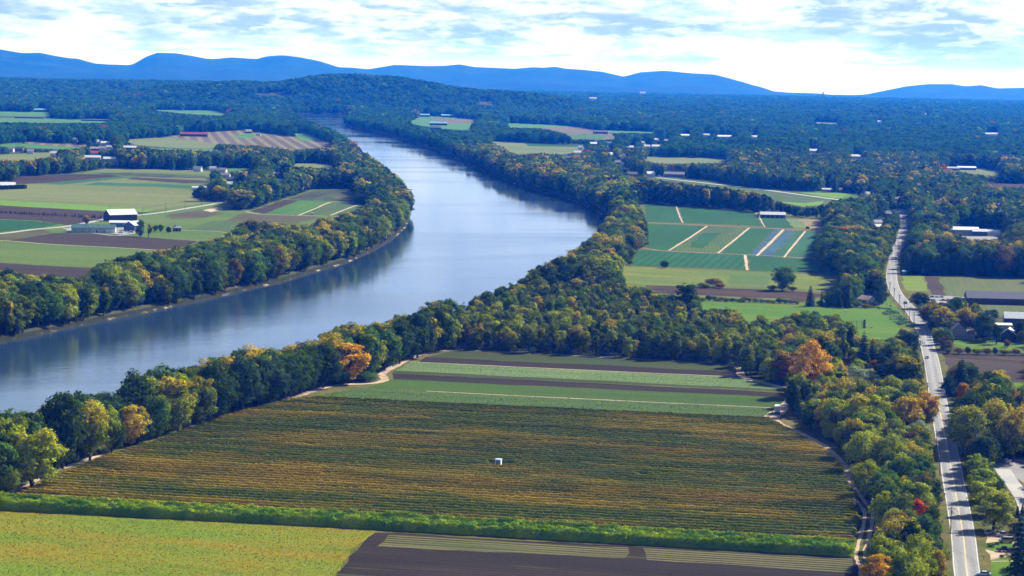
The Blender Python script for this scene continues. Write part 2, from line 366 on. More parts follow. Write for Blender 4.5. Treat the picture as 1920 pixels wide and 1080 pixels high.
def ribbon(pts, o0, o1, name, mat, z=None, wob=0.0):
    if z is None: ZLEV[0] += 0.006; z = 0.06 + ZLEV[0]
    rr = random.Random(len(pts)); A = offset_line(pts, o0); B = offset_line(pts, o1)
    if wob: A = [(x + rr.uniform(-wob, wob), y + rr.uniform(-wob, wob)) for x, y in A]; B = [(x + rr.uniform(-wob, wob), y + rr.uniform(-wob, wob)) for x, y in B]
    SHEETS.append((A + B[::-1], z)); v = [(x, y, z) for x, y in A] + [(x, y, z) for x, y in B]; n = len(A)
    return tag(mesh_np(name, v, [(i, i + 1, n + i + 1, n + i) for i in range(n - 1)], mat), kind='structure')
def strip(px, width, name, mat, mask=True, wob=0.3, n=6, verge=None, z=None):
    pts = catmull([g(*p) for p in px], n)
    if verge: ribbon(pts, -width / 2 - verge, width / 2 + verge, 'verge', MAT['verge'], wob=0.8)
    r_ = ribbon(pts, -width / 2, width / 2, name, mat, z, wob)
    if mask:
        A = offset_line(pts, width / 2 + (verge or 0)); B = offset_line(pts, -width / 2 - (verge or 0)); Q = A + B[::-1]
        X, Y = proj([q[0] for q in Q], [q[1] for q in Q], np.zeros(len(Q))); fill(list(zip(X, Y)))
    return pts
RD = rdir((60, 940), (1500, 1026))     # crop rows near the viewpoint
RL = rdir((20, 456), (360, 470)); RP = rdir((490, 401), (560, 377)); RF = rdir((1252, 470), (1323, 424)); RF2 = rdir((1215, 417), (1540, 433))
RQ = rdir((1745, 552), (1735, 519)); RM = rdir((407, 270), (390, 248))
MAT = {}
MAT['verge'] = field_mat('verge_grass', (0.10, 0.11, 0.03), (0.17, 0.13, 0.06), (0.07, 0.11, 0.02), 0.06, 0.8)
MAT['soil'] = field_mat('ploughed_soil', (0.058, 0.040, 0.034), (0.075, 0.053, 0.043), (0.095, 0.068, 0.050), 0.02, 0.5, RL, 3.0, (0.045, 0.032, 0.028), 0.5, 8, 0.18)
MAT['soil_near'] = field_mat('dark_soil', (0.036, 0.027, 0.026), (0.052, 0.037, 0.034), (0.080, 0.075, 0.040), 0.05, 1.2, RD, 3.4, (0.020, 0.016, 0.016), 0.75, 9, 0.28, 0.64)
MAT['soil_right'] = field_mat('brown_soil', (0.060, 0.042, 0.036), (0.085, 0.062, 0.05), (0.13, 0.10, 0.075), 0.03, 0.6, RF2, 3.5, (0.045, 0.032, 0.03), 0.5, 9, 0.2)
MAT['burnt'] = field_mat('stubble_soil', (0.050, 0.036, 0.032), (0.085, 0.052, 0.035), (0.14, 0.075, 0.04), 0.03, 0.5, RF2, None, None, 0, 4, 0.3)
MAT['hay'] = field_mat('hay_field', (0.165, 0.185, 0.075), (0.20, 0.21, 0.10), (0.13, 0.165, 0.06), 0.012, 0.3, RL, 7.0, (0.14, 0.17, 0.065), 0.35, 6, 0.12)
MAT['grass'] = field_mat('mown_grass', (0.10, 0.16, 0.035), (0.13, 0.18, 0.05), (0.16, 0.165, 0.06), 0.02, 0.4, RL, 5.0, (0.085, 0.14, 0.03), 0.3, 5, 0.18)
MAT['bright'] = field_mat('bright_grass', (0.14, 0.26, 0.03), (0.17, 0.28, 0.045), None, 0.02, 0.4, RL, 6, (0.12, 0.23, 0.03), 0.3, 5, 0.12)
MAT['green'] = field_mat('green_crop', (0.028, 0.105, 0.032), (0.038, 0.125, 0.038), None, 0.02, 0.6, RF, 2.6, (0.028, 0.075, 0.022), 0.6, 5, 0.2)
MAT['green2'] = field_mat('green_crop_cross_rows', (0.025, 0.11, 0.04), (0.034, 0.125, 0.05), (0.12, 0.15, 0.08), 0.05, 0.6, RF, 7.0, (0.026, 0.075, 0.022), 0.6, 3, 0.2, 0.72)
MAT['teal'] = field_mat('bluegreen_crop', (0.045, 0.13, 0.075), (0.06, 0.155, 0.09), None, 0.02, 0.6, RF, 3.0, (0.03, 0.08, 0.05), 0.5, 5, 0.2)
MAT['cabbage'] = field_mat('blue_cabbage', (0.06, 0.12, 0.28), (0.08, 0.16, 0.30), (0.05, 0.08, 0.16), 0.04, 0.9, RF, 2.6, (0.022, 0.035, 0.05), 0.6, 4, 0.35)
MAT['leftcrop'] = field_mat('left_green_crop', (0.07, 0.16, 0.035), (0.09, 0.19, 0.04), (0.13, 0.21, 0.04), 0.03, 0.6, RP, 3.5, (0.05, 0.11, 0.03), 0.4, 8, 0.15)
MAT['leftcrop2'] = field_mat('left_dull_crop', (0.10, 0.15, 0.05), (0.08, 0.125, 0.045), (0.12, 0.12, 0.06), 0.03, 0.6, RP, 3.5, (0.06, 0.09, 0.035), 0.4, 8, 0.2)
MAT['mixed'] = field_mat('mixed_crop', (0.085, 0.11, 0.045), (0.055, 0.06, 0.045), (0.15, 0.14, 0.07), 0.03, 0.3, RP, 4, (0.05, 0.05, 0.04), 0.4, 4, 0.35)
MAT['brownfield'] = field_mat('brown_stubble', (0.10, 0.08, 0.055), (0.125, 0.11, 0.06), (0.085, 0.13, 0.04), 0.02, 0.5, RL, 5, (0.08, 0.06, 0.045), 0.4, 6, 0.2)
MAT['meadow'] = field_mat('dry_meadow', (0.17, 0.20, 0.035), (0.12, 0.17, 0.035), (0.25, 0.20, 0.06), 0.03, 0.5, RF2, None, None, 0, 3, 0.22)
MAT['lawn'] = field_mat('sports_lawn', (0.085, 0.18, 0.012), (0.125, 0.20, 0.014), (0.20, 0.19, 0.035), 0.022, 0.5, RF2, 9, (0.085, 0.17, 0.02), 0.35, 5, 0.14)
MAT['tan'] = field_mat('tan_soil', (0.30, 0.235, 0.16), (0.24, 0.19, 0.13), None, 0.04, 0.6, RF2, None, None, 0, 4, 0.15)
MAT['purple'] = field_mat('tobacco_stubble', (0.15, 0.115, 0.10), (0.12, 0.095, 0.085), None, 0.01, 0.2, RM, 24, (0.30, 0.26, 0.19), 0.6, 6, 0.15)
MAT['farhay'] = field_mat('far_hay', (0.16, 0.19, 0.08), (0.19, 0.21, 0.10), (0.12, 0.17, 0.06), 0.006, 0.1, 0, None, None, 0, 4, 0.12)
MAT['fargreen'] = field_mat('far_green', (0.08, 0.19, 0.06), (0.10, 0.22, 0.07), None, 0.006, 0.1, 0, None, None, 0, 4, 0.1)
MAT['rightcrop'] = field_mat('right_crop_rows', (0.10, 0.14, 0.05), (0.13, 0.15, 0.065), (0.07, 0.11, 0.035), 0.04, 0.6, RQ, 5.5, (0.17, 0.14, 0.10), 0.5, 6, 0.2)
MAT['yellowgreen'] = field_mat('yellow_green_crop', (0.20, 0.26, 0.035), (0.16, 0.22, 0.03), (0.24, 0.24, 0.05), 0.06, 0.9, RF2, 3, (0.13, 0.18, 0.03), 0.3, 3, 0.25)
MAT['dirt'] = field_mat('dirt_track', (0.50, 0.38, 0.27), (0.40, 0.30, 0.21), (0.26, 0.20, 0.13), 0.06, 0.7, 0, None, None, 0, 1, 0.15)
MAT['paledirt'] = field_mat('pale_farm_path', (0.50, 0.43, 0.32), (0.42, 0.34, 0.25), None, 0.05, 0.8, 0, None, None, 0, 1, 0.12)
MAT['asphalt'] = field_mat('asphalt', (0.27, 0.27, 0.265), (0.235, 0.235, 0.23), (0.31, 0.30, 0.29), 0.05, 0.9, rdir((1787, 900), (1754, 720)), 3.6, (0.37, 0.37, 0.36), 0.45, 9, 0.07)
MAT['asphalt_pale'] = field_mat('worn_asphalt', (0.36, 0.36, 0.35), (0.42, 0.41, 0.39), None, 0.05, 0.9, 0, None, None, 0, 4, 0.08)
MAT['parking'] = field_mat('parking_asphalt', (0.24, 0.24, 0.24), (0.28, 0.28, 0.27), None, 0.05, 0.9, 0, None, None, 0, 1, 0.1)
# --- near fields (stripes) ---
MAT['weeds'] = field_mat('weedy_green', (0.070, 0.095, 0.030), (0.055, 0.075, 0.030), (0.075, 0.06, 0.04), 0.04, 0.9, RD, 1.8, (0.035, 0.04, 0.02), 0.45, 8, 0.25)
MAT['palecrop'] = field_mat('pale_cabbage_rows', (0.16, 0.23, 0.10), (0.20, 0.26, 0.14), (0.10, 0.17, 0.05), 0.05, 0.9, RD, 2.4, (0.06, 0.10, 0.04), 0.55, 8, 0.4)
MAT['brightcrop'] = field_mat('bright_green_rows', (0.075, 0.135, 0.018), (0.06, 0.11, 0.018), (0.09, 0.10, 0.03), 0.05, 0.9, RD, 1.8, (0.04, 0.06, 0.015), 0.45, 9, 0.25)
MAT['greenrows'] = field_mat('green_leafy_rows', (0.095, 0.16, 0.05), (0.12, 0.17, 0.05), (0.075, 0.12, 0.04), 0.06, 1.2, RD, 2.0, (0.03, 0.055, 0.02), 0.55, 6, 0.4)
MAT['orchardfloor'] = field_mat('dry_row_floor', (0.045, 0.034, 0.022), (0.034, 0.036, 0.018), (0.07, 0.045, 0.025), 0.03, 0.9, RD, None, None, 0, 6, 0.3)
MAT['covercrop'] = field_mat('yellow_green_cover', (0.19, 0.27, 0.03), (0.33, 0.23, 0.03), (0.13, 0.22, 0.03), 0.03, 1.1, RD, 2.6, (0.15, 0.18, 0.02), 0.35, 3, 0.18)
MAT['beds'] = field_mat('pale_bed_rows', (0.19, 0.155, 0.10), (0.15, 0.125, 0.08), (0.10, 0.12, 0.05), 0.05, 0.9, RD, 3.3, (0.022, 0.030, 0.014), 1.0, 12, 0.15)
def PF(key, px, name='field', mask=True): return patch(px, name, MAT[key], mask)
BASE = [(-150, 975), (0, 927), (30, 920), (100, 888), (170, 860), (300, 820), (420, 777), (540, 747), (600, 727), (650, 722), (705, 720), (710, 700), (735, 688), (785, 670), (830, 655), (1000, 660), (1200, 672),
        (1370, 683), (1385, 700), (1450, 722), (1482, 728), (1480, 750), (1486, 765), (1496, 788), (1540, 816), (1585, 848), (1604, 885), (1612, 918), (1638, 948), (1648, 975), (1640, 1020), (1634, 1055), (1638, 1100), (1650, 1300), (-250, 1300)]
PF('verge', BASE, 'verge')
PF('weeds', [(850, 656), (1370, 682), (1388, 697), (797, 670)])
PF('soil_near', [(797, 670), (1388, 697), (1402, 707), (785, 680)])
PF('palecrop', [(770, 680), (1402, 709.5), (1440, 715), (1478, 731.5), (740, 695)])
PF('weeds', [(740, 695), (1478, 731.5), (1480, 735), (735, 700)])
PF('soil_near', [(735, 700), (1480, 737), (1480, 746), (738, 711.5)])
PF('brightcrop', [(738, 711.5), (1480, 746), (1478, 756), (1462, 765), (800, 733), (690, 727)])
PF('greenrows', [(690, 728), (800, 735), (1462, 767), (1445, 785), (590, 743.5), (630, 735)])
CROP = [(590, 747), (1445, 788), (1475, 803), (1505, 820), (1550, 846), (1578, 872), (1592, 905), (1606, 930), (1614, 955), (1612, 990), (1597, 1030), (0, 942), (60, 915), (170, 866), (300, 825), (420, 782), (540, 752)]
PF('orchardfloor', CROP)
PF('covercrop', [(-250, 945), (0, 957), (640, 991), (705, 996), (690, 1010), (655, 1042), (615, 1095), (540, 1300), (-250, 1300)])
PF('soil_near', [(690, 1008), (705, 999), (1200, 1026), (1612, 1046), (1612, 1068), (1618, 1095), (1640, 1300), (560, 1300), (625, 1088), (655, 1044)])
PF('beds', [(728, 1004), (1178, 1027), (1172, 1047), (706, 1026)]); PF('beds', [(1206, 1029), (1598, 1048), (1596, 1075), (1212, 1050)])
for a_, b_ in (((590, 745.5), (1452, 786.5)), ((800, 734), (1468, 766)), ((770, 679), (1400, 708)), ((860, 656), (1372, 682.5))):
    strip([a_, ((a_[0] + b_[0]) / 2, (a_[1] + b_[1]) / 2 + 0.4), b_], 1.3, 'path', MAT['paledirt'], False)
for off in (-1.1, 1.1):
    pass
TRK = [(830, 657), (780, 668), (735, 690), (716, 702), (722, 712), (700, 719), (640, 722), (600, 729), (560, 742), (530, 750)]
strip(TRK, 4.2, 'track', MAT['dirt'], False, 0.5)
TR2 = [(1484, 745), (1470, 765), (1452, 783), (1462, 795), (1500, 813), (1543, 837), (1573, 863), (1590, 887), (1594, 912), (1613, 940), (1629, 967), (1622, 1003), (1613, 1040), (1621, 1066), (1626, 1100), (1640, 1200)]
pts = catmull([g(*p) for p in TR2[:9]], 6); ribbon(pts, -1.9, 1.9, 'track', MAT['dirt'], wob=0.4)
pts2 = catmull([g(*p) for p in TR2[8:]], 6); ribbon(pts2, -2.0, -0.7, 'track', MAT['dirt'], wob=0.25); ribbon(pts2, 0.7, 2.0, 'track', MAT['dirt'], wob=0.25)
PF('dirt', [(1430, 783), (1455, 766), (1478, 752), (1484, 762), (1472, 775), (1462, 786), (1450, 789)], 'track')
strip([(1366, 686), (1385, 690), (1392, 706), (1425, 717), (1475, 728)], 4.0, 'track', MAT['dirt'], False, 0.4)
strip([(-20, 934), (40, 915), (110, 882), (200, 850)], 2.6, 'track', MAT['dirt'], False, 0.5)
# --- left bank farmland ---
ZLEV[0] = 0.0
LB = [(-150, 380), (0, 356), (13, 346), (35, 331), (130, 325), (165, 322), (250, 322), (380, 319), (397, 328), (398, 342), (378, 352), (365, 356), (362, 372), (404, 377), (428, 378), (436, 392), (470, 394), (500, 384), (533, 373), (560, 364), (590, 354),
      (665, 354), (667, 372), (662, 380), (700, 383), (690, 388), (660, 397), (640, 405), (600, 411), (590, 421), (560, 424), (500, 419), (485, 412), (455, 412), (446, 424), (440, 438), (410, 446), (382, 453), (350, 459), (310, 468), (262, 475), (210, 487),
      (172, 500), (172, 517), (150, 523), (60, 516), (0, 508), (-150, 495)]
PF('grass', [(x, y + (7 if y > 400 else 0)) for x, y in LB], 'field', False)
PF('grass', LB)
PF('soil', [(-150, 485), (0, 493), (173, 503), (171, 517), (150, 523), (60, 516), (0, 508), (-150, 495)])
PF('grass', [(-150, 447), (13, 453), (100, 459), (200, 464), (300, 470), (262, 475), (210, 487), (173, 501), (0, 491), (-150, 483)])
PF('soil', [(13, 451), (60, 444), (100, 437), (180, 438), (367, 452), (370, 455), (350, 461), (302, 468.5), (200, 463), (100, 458)])
PF('brownfield', [(-150, 452), (0, 440), (80, 430), (97, 436), (60, 444), (10, 450)])
PF('green', [(-150, 405), (0, 412), (60, 414), (113, 420), (80, 427), (0, 435), (-150, 445)])
PF('soil', [(-150, 377), (0, 385.5), (200, 396.5), (285, 398), (250, 404), (200, 410), (130, 423), (113, 420), (60, 413), (0, 411), (-150, 404)])
PF('bright', [(-150, 368), (0, 376), (160, 384), (291, 394), (272, 398), (200, 396), (0, 385), (-150, 377)])
PF('hay', [(-150, 365), (0, 356), (50, 345), (165, 347.5), (300, 351.5), (363, 358.5), (362, 370), (402, 377), (350, 386), (291, 393.5), (160, 383.5), (0, 375.5), (-150, 367)])
PF('soil', [(13, 346), (35, 331), (130, 326.5), (200, 327), (228, 331), (80, 343.5), (50, 345)])
PF('teal', [(80, 344), (228, 331.5), (245, 333), (120, 346.5)])
PF('hay', [(110, 347), (245, 333), (290, 329), (385, 335), (393, 343), (300, 343)]); PF('soil', [(235, 336), (250, 332.5), (392, 339), (392, 343), (350, 344)])
PF('mixed', [(175, 324.5), (250, 324), (380, 330), (395, 335), (300, 333), (230, 330)])
PF('teal', [(160, 347), (180, 342), (300, 345), (372, 349), (366, 354), (300, 350)])
PF('leftcrop2', [(540, 373), (590, 355), (665, 355), (666, 366), (660, 381), (560, 376.5)], mask=False)
PF('mixed', [(540, 373.5), (592, 356), (664, 356), (660, 379), (562, 375.5)])
PF('soil', [(470, 396), (533, 375), (560, 376.5), (495, 401.5)]); PF('leftcrop', [(495, 401.5), (560, 376.5), (622, 378), (562, 403)])
PF('leftcrop2', [(566, 403), (628, 378), (700, 383), (680, 392), (640, 405), (600, 405)])
PF('brownfield', [(425, 414), (455, 400), (490, 402), (585, 406), (600, 408), (560, 418), (440, 415)]); PF('brownfield', [(310, 404), (380, 393), (420, 400), (380, 409), (320, 411)]); PF('leftcrop2', [(345, 432), (400, 414), (560, 419), (480, 430), (440, 438)], mask=False)
PF('paledirt', [(380, 395), (405, 390), (420, 393), (396, 398)], 'path')
PF('parking', [(125, 433), (130, 426), (165, 428), (212, 428), (250, 425), (268, 430), (255, 436), (226, 440), (205, 438), (165, 434)], 'parking_lot')
strip([(-150, 452), (0, 438.5), (60, 431), (130, 424), (200, 411), (245, 405.5), (300, 399), (350, 391), (423, 378), (450, 363), (462, 348), (467, 338), (470, 326), (478, 321)], 6.5, 'road', MAT['asphalt_pale'], False, 0.2)
fill([(455, 358), (463, 336), (469, 338), (463, 358)]); fill([(238, 410), (420, 381), (424, 376), (232, 404)])
for P_ in ([(462, 397), (475, 400), (500, 402.5), (590, 405), (640, 406)], [(560, 404), (590, 392), (622, 379), (655, 380)], [(620, 404), (650, 392), (672, 384)], [(340, 432), (400, 434), (438, 438)], [(0, 452), (14, 452), (100, 459), (200, 464), (300, 470)]):
    strip(P_, 2.2, 'path', MAT['paledirt'], False)
strip([(118, 428), (150, 433.5), (195, 440), (222, 442), (262, 436)], 3.0, 'path', MAT['asphalt_pale'], False)
# --- far side of the left bank ---
ZLEV[0] = 0.0
PF('farhay', [(230, 262), (313, 257), (400, 268), (410, 272), (395, 279), (330, 277.5), (255, 272)]); PF('purple', [(313, 256), (390, 247.5), (465, 244), (500, 250), (620, 267), (624, 277), (547, 281), (467, 273), (407, 270)])
PF('fargreen', [(432, 258), (462, 250), (480, 251), (472, 260)]); PF('fargreen', [(550, 250), (573, 250), (605, 264), (563, 264)])
PF('fargreen', [(-150, 208), (95, 210), (95, 218), (-150, 217)]); PF('fargreen', [(-150, 221), (60, 221), (200, 226), (200, 231), (100, 231), (-150, 228)])
PF('fargreen', [(272, 206), (400, 207), (430, 214), (410, 217.5), (350, 214)]); PF('farhay', [(-150, 292), (0, 290), (80, 286), (115, 287), (100, 293), (60, 301), (-150, 303)])
PF('purple', [(22, 266), (60, 266), (165, 272), (165, 276), (120, 276)]); PF('fargreen', [(0, 271), (22, 268), (160, 277), (120, 280), (0, 275)])
PF('farhay', [(545, 306), (595, 306), (635, 309), (622, 316), (548, 313)]); PF('leftcrop', [(398, 321), (430, 315), (480, 315), (480, 320), (420, 322)]); PF('farhay', [(160, 322), (200, 316), (300, 317), (395, 320), (395, 326)])
PF('fargreen', [(255, 276), (330, 279), (405, 280), (400, 284), (300, 281)])
# --- right of the river, far ---
ZLEV[0] = 0.0
PF('fargreen', [(766, 229), (790, 217), (850, 220), (898, 225), (885, 233), (883, 245), (835, 243), (775, 234)]); PF('purple', [(800, 222), (850, 221.5), (895, 226), (880, 232), (830, 231)])
PF('fargreen', [(950, 230), (1040, 234), (1075, 237), (1060, 241), (953, 240)]); PF('purple', [(1010, 240), (1080, 237), (1140, 247), (1158, 260), (1130, 262), (1070, 260), (1060, 250)], mask=True)
PF('leftcrop', [(1062, 254), (1100, 251), (1140, 254), (1130, 261), (1075, 261)]); PF('farhay', [(915, 264), (985, 268), (1098, 272), (1097, 282), (1055, 290), (1015, 288), (967, 290), (940, 277)])
PF('green', [(985, 269), (1098, 272), (1096, 276), (990, 274)]); PF('farhay', [(1213, 294), (1335, 296), (1372, 300), (1355, 306), (1235, 307), (1207, 301)])
PF('fargreen', [(1120, 246), (1140, 244), (1185, 246), (1240, 247), (1230, 250), (1160, 250)], mask=True); PF('farhay', [(1764, 316), (1800, 313), (1850, 316), (1885, 325), (1860, 330), (1800, 324)]); PF('soil_right', [(1845, 342), (1925, 344), (1960, 352), (1860, 352)])
PF('farhay', [(1525, 229), (1575, 230), (1575, 233), (1525, 232)]); PF('farhay', [(470, 176), (520, 174), (560, 178), (520, 180)])
PF('leftcrop2', [(1195, 333), (1212, 331), (1240, 332), (1283, 334), (1340, 338), (1392, 349), (1440, 354), (1513, 358), (1612, 362), (1613, 371), (1563, 375), (1556, 382), (1522, 388), (1512, 380), (1450, 376), (1438, 366), (1380, 356), (1280, 344), (1240, 339)])
PF('bright', [(1500, 361), (1610, 363), (1610, 370), (1565, 372)]); PF('bright', [(1450, 377), (1512, 381), (1545, 376), (1540, 384), (1505, 388)])
strip([(1232, 333), (1280, 338.5), (1350, 346.5), (1425, 355), (1500, 365), (1560, 373), (1612, 380)], 8, 'road', MAT['asphalt_pale'], False, 0.2)
# --- right bank farm ---
ZLEV[0] = 0.0
PF('meadow', [(1140, 500), (1180, 470), (1200, 380), (1560, 405), (1560, 480), (1600, 515), (1600, 575), (1500, 580), (1300, 568), (1200, 552), (1150, 540)], 'verge', False)
FB = [(1195, 383), (1210, 381), (1270, 385), (1413, 397), (1425, 400), (1475, 405), (1550, 410), (1544, 432), (1535, 434), (1527, 484), (1540, 487), (1547, 512), (1575, 518), (1585, 532), (1560, 545), (1552, 553), (1505, 568), (1480, 561), (1410, 559), (1310, 554), (1233, 550), (1208, 536),
      (1172, 534), (1168, 521), (1155, 504), (1180, 499), (1190, 470), (1212, 462), (1210, 418)]
PF('verge', FB, 'verge')
PF('green', [(1208, 382), (1267, 387), (1278, 418.5), (1212, 416)]); PF('green', [(1273, 387.5), (1413, 398), (1430, 424), (1282, 418.5)]); PF('green', [(1425, 407), (1473, 408.5), (1487, 428), (1435, 426)])
PF('palecrop', [(1474, 410), (1497, 411), (1517, 428.5), (1488, 428)]); PF('tan', [(1497, 411), (1548, 413), (1543, 431), (1518, 429)])
PF('green', [(1212, 420), (1323, 424), (1252, 469.5), (1212, 465)]); PF('leftcrop2', [(1328, 425), (1402, 427.5), (1343, 474.5), (1257, 470.5)]); PF('green', [(1318, 437), (1352, 437), (1318, 466), (1290, 463)]); PF('green', [(1407, 428), (1453, 430), (1405, 478), (1350, 475)])
PF('cabbage', [(1453, 430), (1465, 431), (1417, 479), (1405, 478)]); PF('cabbage', [(1473, 432), (1493, 433), (1448, 482), (1423, 480.5)]); PF('teal', [(1493, 433), (1508, 433.5), (1467, 483), (1448, 482)]); PF('teal', [(1512, 434), (1533, 434.5), (1525, 484), (1474, 483)])
PF('green2', [(1195, 469), (1253, 472.5), (1395, 479), (1397, 506), (1182, 498)]); PF('green', [(1403, 480), (1537, 487.5), (1545, 511), (1405, 507)])
PF('meadow', [(1157, 503), (1183, 500), (1370, 508), (1453, 511), (1573, 517), (1583, 533), (1540, 548), (1487, 542), (1437, 542), (1360, 540), (1307, 537.5), (1220, 535.5), (1173, 533), (1170, 520)]); PF('grass', [(1370, 508), (1445, 511), (1438, 542), (1362, 540)], mask=False)
PF('burnt', [(1210, 535.5), (1307, 538), (1353, 541), (1440, 543.5), (1513, 548), (1550, 553), (1503, 567), (1480, 560), (1410, 558), (1310, 553), (1233, 550)])
for P_, w_ in (([(1190, 468), (1205, 465.5), (1253, 471), (1400, 477.5), (1525, 485), (1540, 487)], 2.4), ([(1210, 417.5), (1353, 424), (1445, 428.5), (1540, 433)], 3.0), ([(1326, 424), (1290, 448), (1254, 470)], 3.2), ([(1405, 427.5), (1375, 452), (1346, 475)], 3.2), ([(1469, 431), (1442, 458), (1419, 480)], 4.2),
               ([(1510, 434), (1490, 458), (1470, 483)], 3.0), ([(1268, 387), (1273, 402), (1280, 418)], 2.4), ([(1397, 478.5), (1399, 492), (1401, 507)], 3.6), ([(1418, 399), (1426, 412), (1434, 426)], 2.0), ([(1190, 470), (1180, 482), (1172, 492)], 3.5)):
    strip(P_, w_ * .62, 'path', MAT['paledirt'], False, 0.25)
LAWN = [(1312, 569), (1340, 566), (1403, 568), (1507, 573), (1560, 575), (1600, 576), (1640, 575), (1660, 568), (1658, 556), (1672, 557), (1692, 578), (1714, 603), (1738, 611), (1695, 613), (1682, 628), (1650, 637), (1630, 635), (1603, 627), (1597, 607), (1570, 595), (1513, 583), (1470, 594), (1440, 602), (1425, 590), (1408, 606), (1398, 600), (1375, 578), (1340, 578), (1315, 580)]
PF('lawn', [(1296, 562), (1340, 564), (1403, 566), (1507, 571), (1640, 574), (1660, 560), (1700, 590), (1716, 604), (1730, 640), (1700, 660), (1600, 668), (1500, 630), (1400, 622), (1310, 600)], 'lawn', False)
PF('lawn', LAWN, 'lawn')
# --- east of the road ---
ZLEV[0] = 0.0
PF('verge', [(1683, 513), (1700, 512), (1735, 514), (1960, 521), (1960, 600), (1850, 592), (1835, 575), (1810, 560), (1770, 552), (1740, 560), (1715, 570), (1700, 552), (1686, 530)], 'verge')
PF('yellowgreen', [(1692, 516), (1730, 517), (1742, 546), (1700, 545), (1692, 540)]); PF('soil_right', [(1733, 518.5), (1759, 519.5), (1775, 555), (1746, 552)]); PF('rightcrop', [(1761, 520), (1960, 526), (1960, 551), (1818, 546), (1812, 556), (1777, 556)])
PF('rightcrop', [(1835, 571), (1960, 577), (1960, 597), (1860, 591)]); PF('lawn', [(1782, 640), (1800, 637), (1835, 636), (1880, 641), (1960, 652), (1960, 664), (1880, 660), (1800, 656)], 'lawn')
PF('soil_right', [(1755, 660), (1822, 662), (1990, 668), (1990, 722), (1885, 722), (1770, 715)], 'field', False)
PF('soil_right', [(1757, 662), (1822, 663), (1960, 669), (1960, 720), (1885, 716), (1880, 697), (1862, 694), (1850, 712), (1836, 702), (1832, 680), (1800, 674), (1780, 698), (1770, 702)]); PF('lawn', [(1886, 717), (1960, 719), (1960, 730), (1890, 727)], 'lawn')
PF('verge', [(1826, 985), (1872, 975), (1885, 930), (1868, 895), (1862, 868), (1880, 858), (1990, 855), (2100, 900), (2150, 1300), (1880, 1300), (1842, 1080), (1832, 1020)], 'verge')
PF('parking', [(1866, 870), (1888, 862), (1990, 860), (2050, 890), (1990, 905), (1922, 907), (1905, 897), (1872, 893)], 'parking_lot')
strip([(1880, 880), (1893, 900), (1912, 925), (1926, 955), (1932, 1000), (1930, 1080)], 6.0, 'driveway', MAT['asphalt_pale'], False, 0.1)
PF('dirt', [(1824, 997), (1850, 995), (1905, 1003), (1990, 1012), (1990, 1046), (1900, 1042), (1850, 1052), (1834, 1040)], 'driveway')
PF('lawn', [(1841, 1020), (1870, 1016), (1905, 1020), (1900, 1032), (1860, 1034), (1845, 1030)], 'lawn'); PF('lawn', [(1842, 1056), (1870, 1048), (1990, 1050), (1990, 1200), (1870, 1200), (1850, 1090)], 'lawn')
strip([(1838, 1055), (1870, 1053), (1905, 1053)], 0.7, 'path', MAT['paledirt'], False, 0.0)
ROAD_PX = [(1840, 1200), (1814, 1080), (1805, 1000), (1787, 900), (1780, 860), (1766, 790), (1754, 720), (1747, 680), (1739, 650), (1731, 622), (1720, 600), (1707, 581), (1692, 565), (1680, 549), (1673, 530), (1672, 510), (1675, 490), (1683, 463), (1689, 447), (1694, 428), (1695, 412), (1693, 400), (1690, 392)]
ZLEV[0] = 0.30
rp = strip(ROAD_PX, 8.2, 'road', MAT['asphalt'], True, 0.0, 10, verge=3.2)
MAT['yellowline'] = paint('yellow_road_paint', (0.80, 0.62, 0.30)); MAT['whiteline'] = paint('white_road_paint', (0.72, 0.72, 0.70))
npts = len(rp); k0 = int(npts * 0.13 * 1.05)
zr = 0.06 + ZLEV[0]
ribbon(rp[:k0 + 24], -0.20, -0.07, 'road_marking', MAT['yellowline'], zr + 0.012); ribbon(rp[:k0 + 24], 0.07, 0.20, 'road_marking', MAT['yellowline'], zr + 0.012)
for s_ in (-1, 1): ribbon(rp[:150], s_ * 3.72, s_ * 3.92, 'road_marking', MAT['whiteline'], zr + 0.012)
# dashes further on
dv, df, acc, nxt = [], [], 0.0, 0.0
for i in range(k0 + 24, 170):
    a, b2 = rp[i], rp[i + 1]; L = math.hypot(b2[0] - a[0], b2[1] - a[1]); dx, dy = (b2[0] - a[0]) / L, (b2[1] - a[1]) / L
    while nxt < acc + L:
        q = nxt - acc; cx_, cy_ = a[0] + dx * q, a[1] + dy * q; bI = len(dv)
        for u_, w_ in ((0, -0.12), (3, -0.12), (3, 0.12), (0, 0.12)): dv.append((cx_ + dx * u_ - dy * w_, cy_ + dy * u_ + dx * w_, zr + 0.012))
        df.append((bI, bI + 1, bI + 2, bI + 3)); nxt += 12.2
    acc += L
tag(mesh_np('road_marking', dv, df, MAT['whiteline']), kind='structure')
fill([(x, y) for x, y in [(-150, 655), (0, 642), (60, 630), (140, 612), (200, 598), (260, 588), (320, 575), (400, 558), (470, 540), (540, 525), (600, 505), (650, 492), (700, 470), (735, 450), (765, 425), (779, 400), (778, 378), (768, 358), (745, 333), (715, 307), (690, 284), (668, 261), (640, 247), (610, 238), (585, 228), (560, 219),
      (560, 213), (640, 213), (643, 234), (680, 243), (720, 252), (760, 262), (800, 275), (840, 290), (880, 305), (920, 325), (960, 342), (1000, 355), (1040, 365), (1080, 377), (1110, 393), (1125, 410), (1128, 430), (1120, 442), (1090, 460), (1060, 478), (1030, 492), (1000, 505), (985, 516), (940, 527), (900, 537), (850, 549),
      (830, 561), (800, 573), (760, 589), (720, 602), (690, 607), (650, 613), (615, 622), (608, 634), (560, 647), (530, 657), (500, 657), (470, 651), (440, 657), (400, 674), (350, 687), (320, 697), (280, 691), (255, 707), (225, 722), (215, 732), (190, 740), (150, 719), (110, 724), (85, 738), (70, 767), (40, 757), (0, 754), (-150, 770)]])
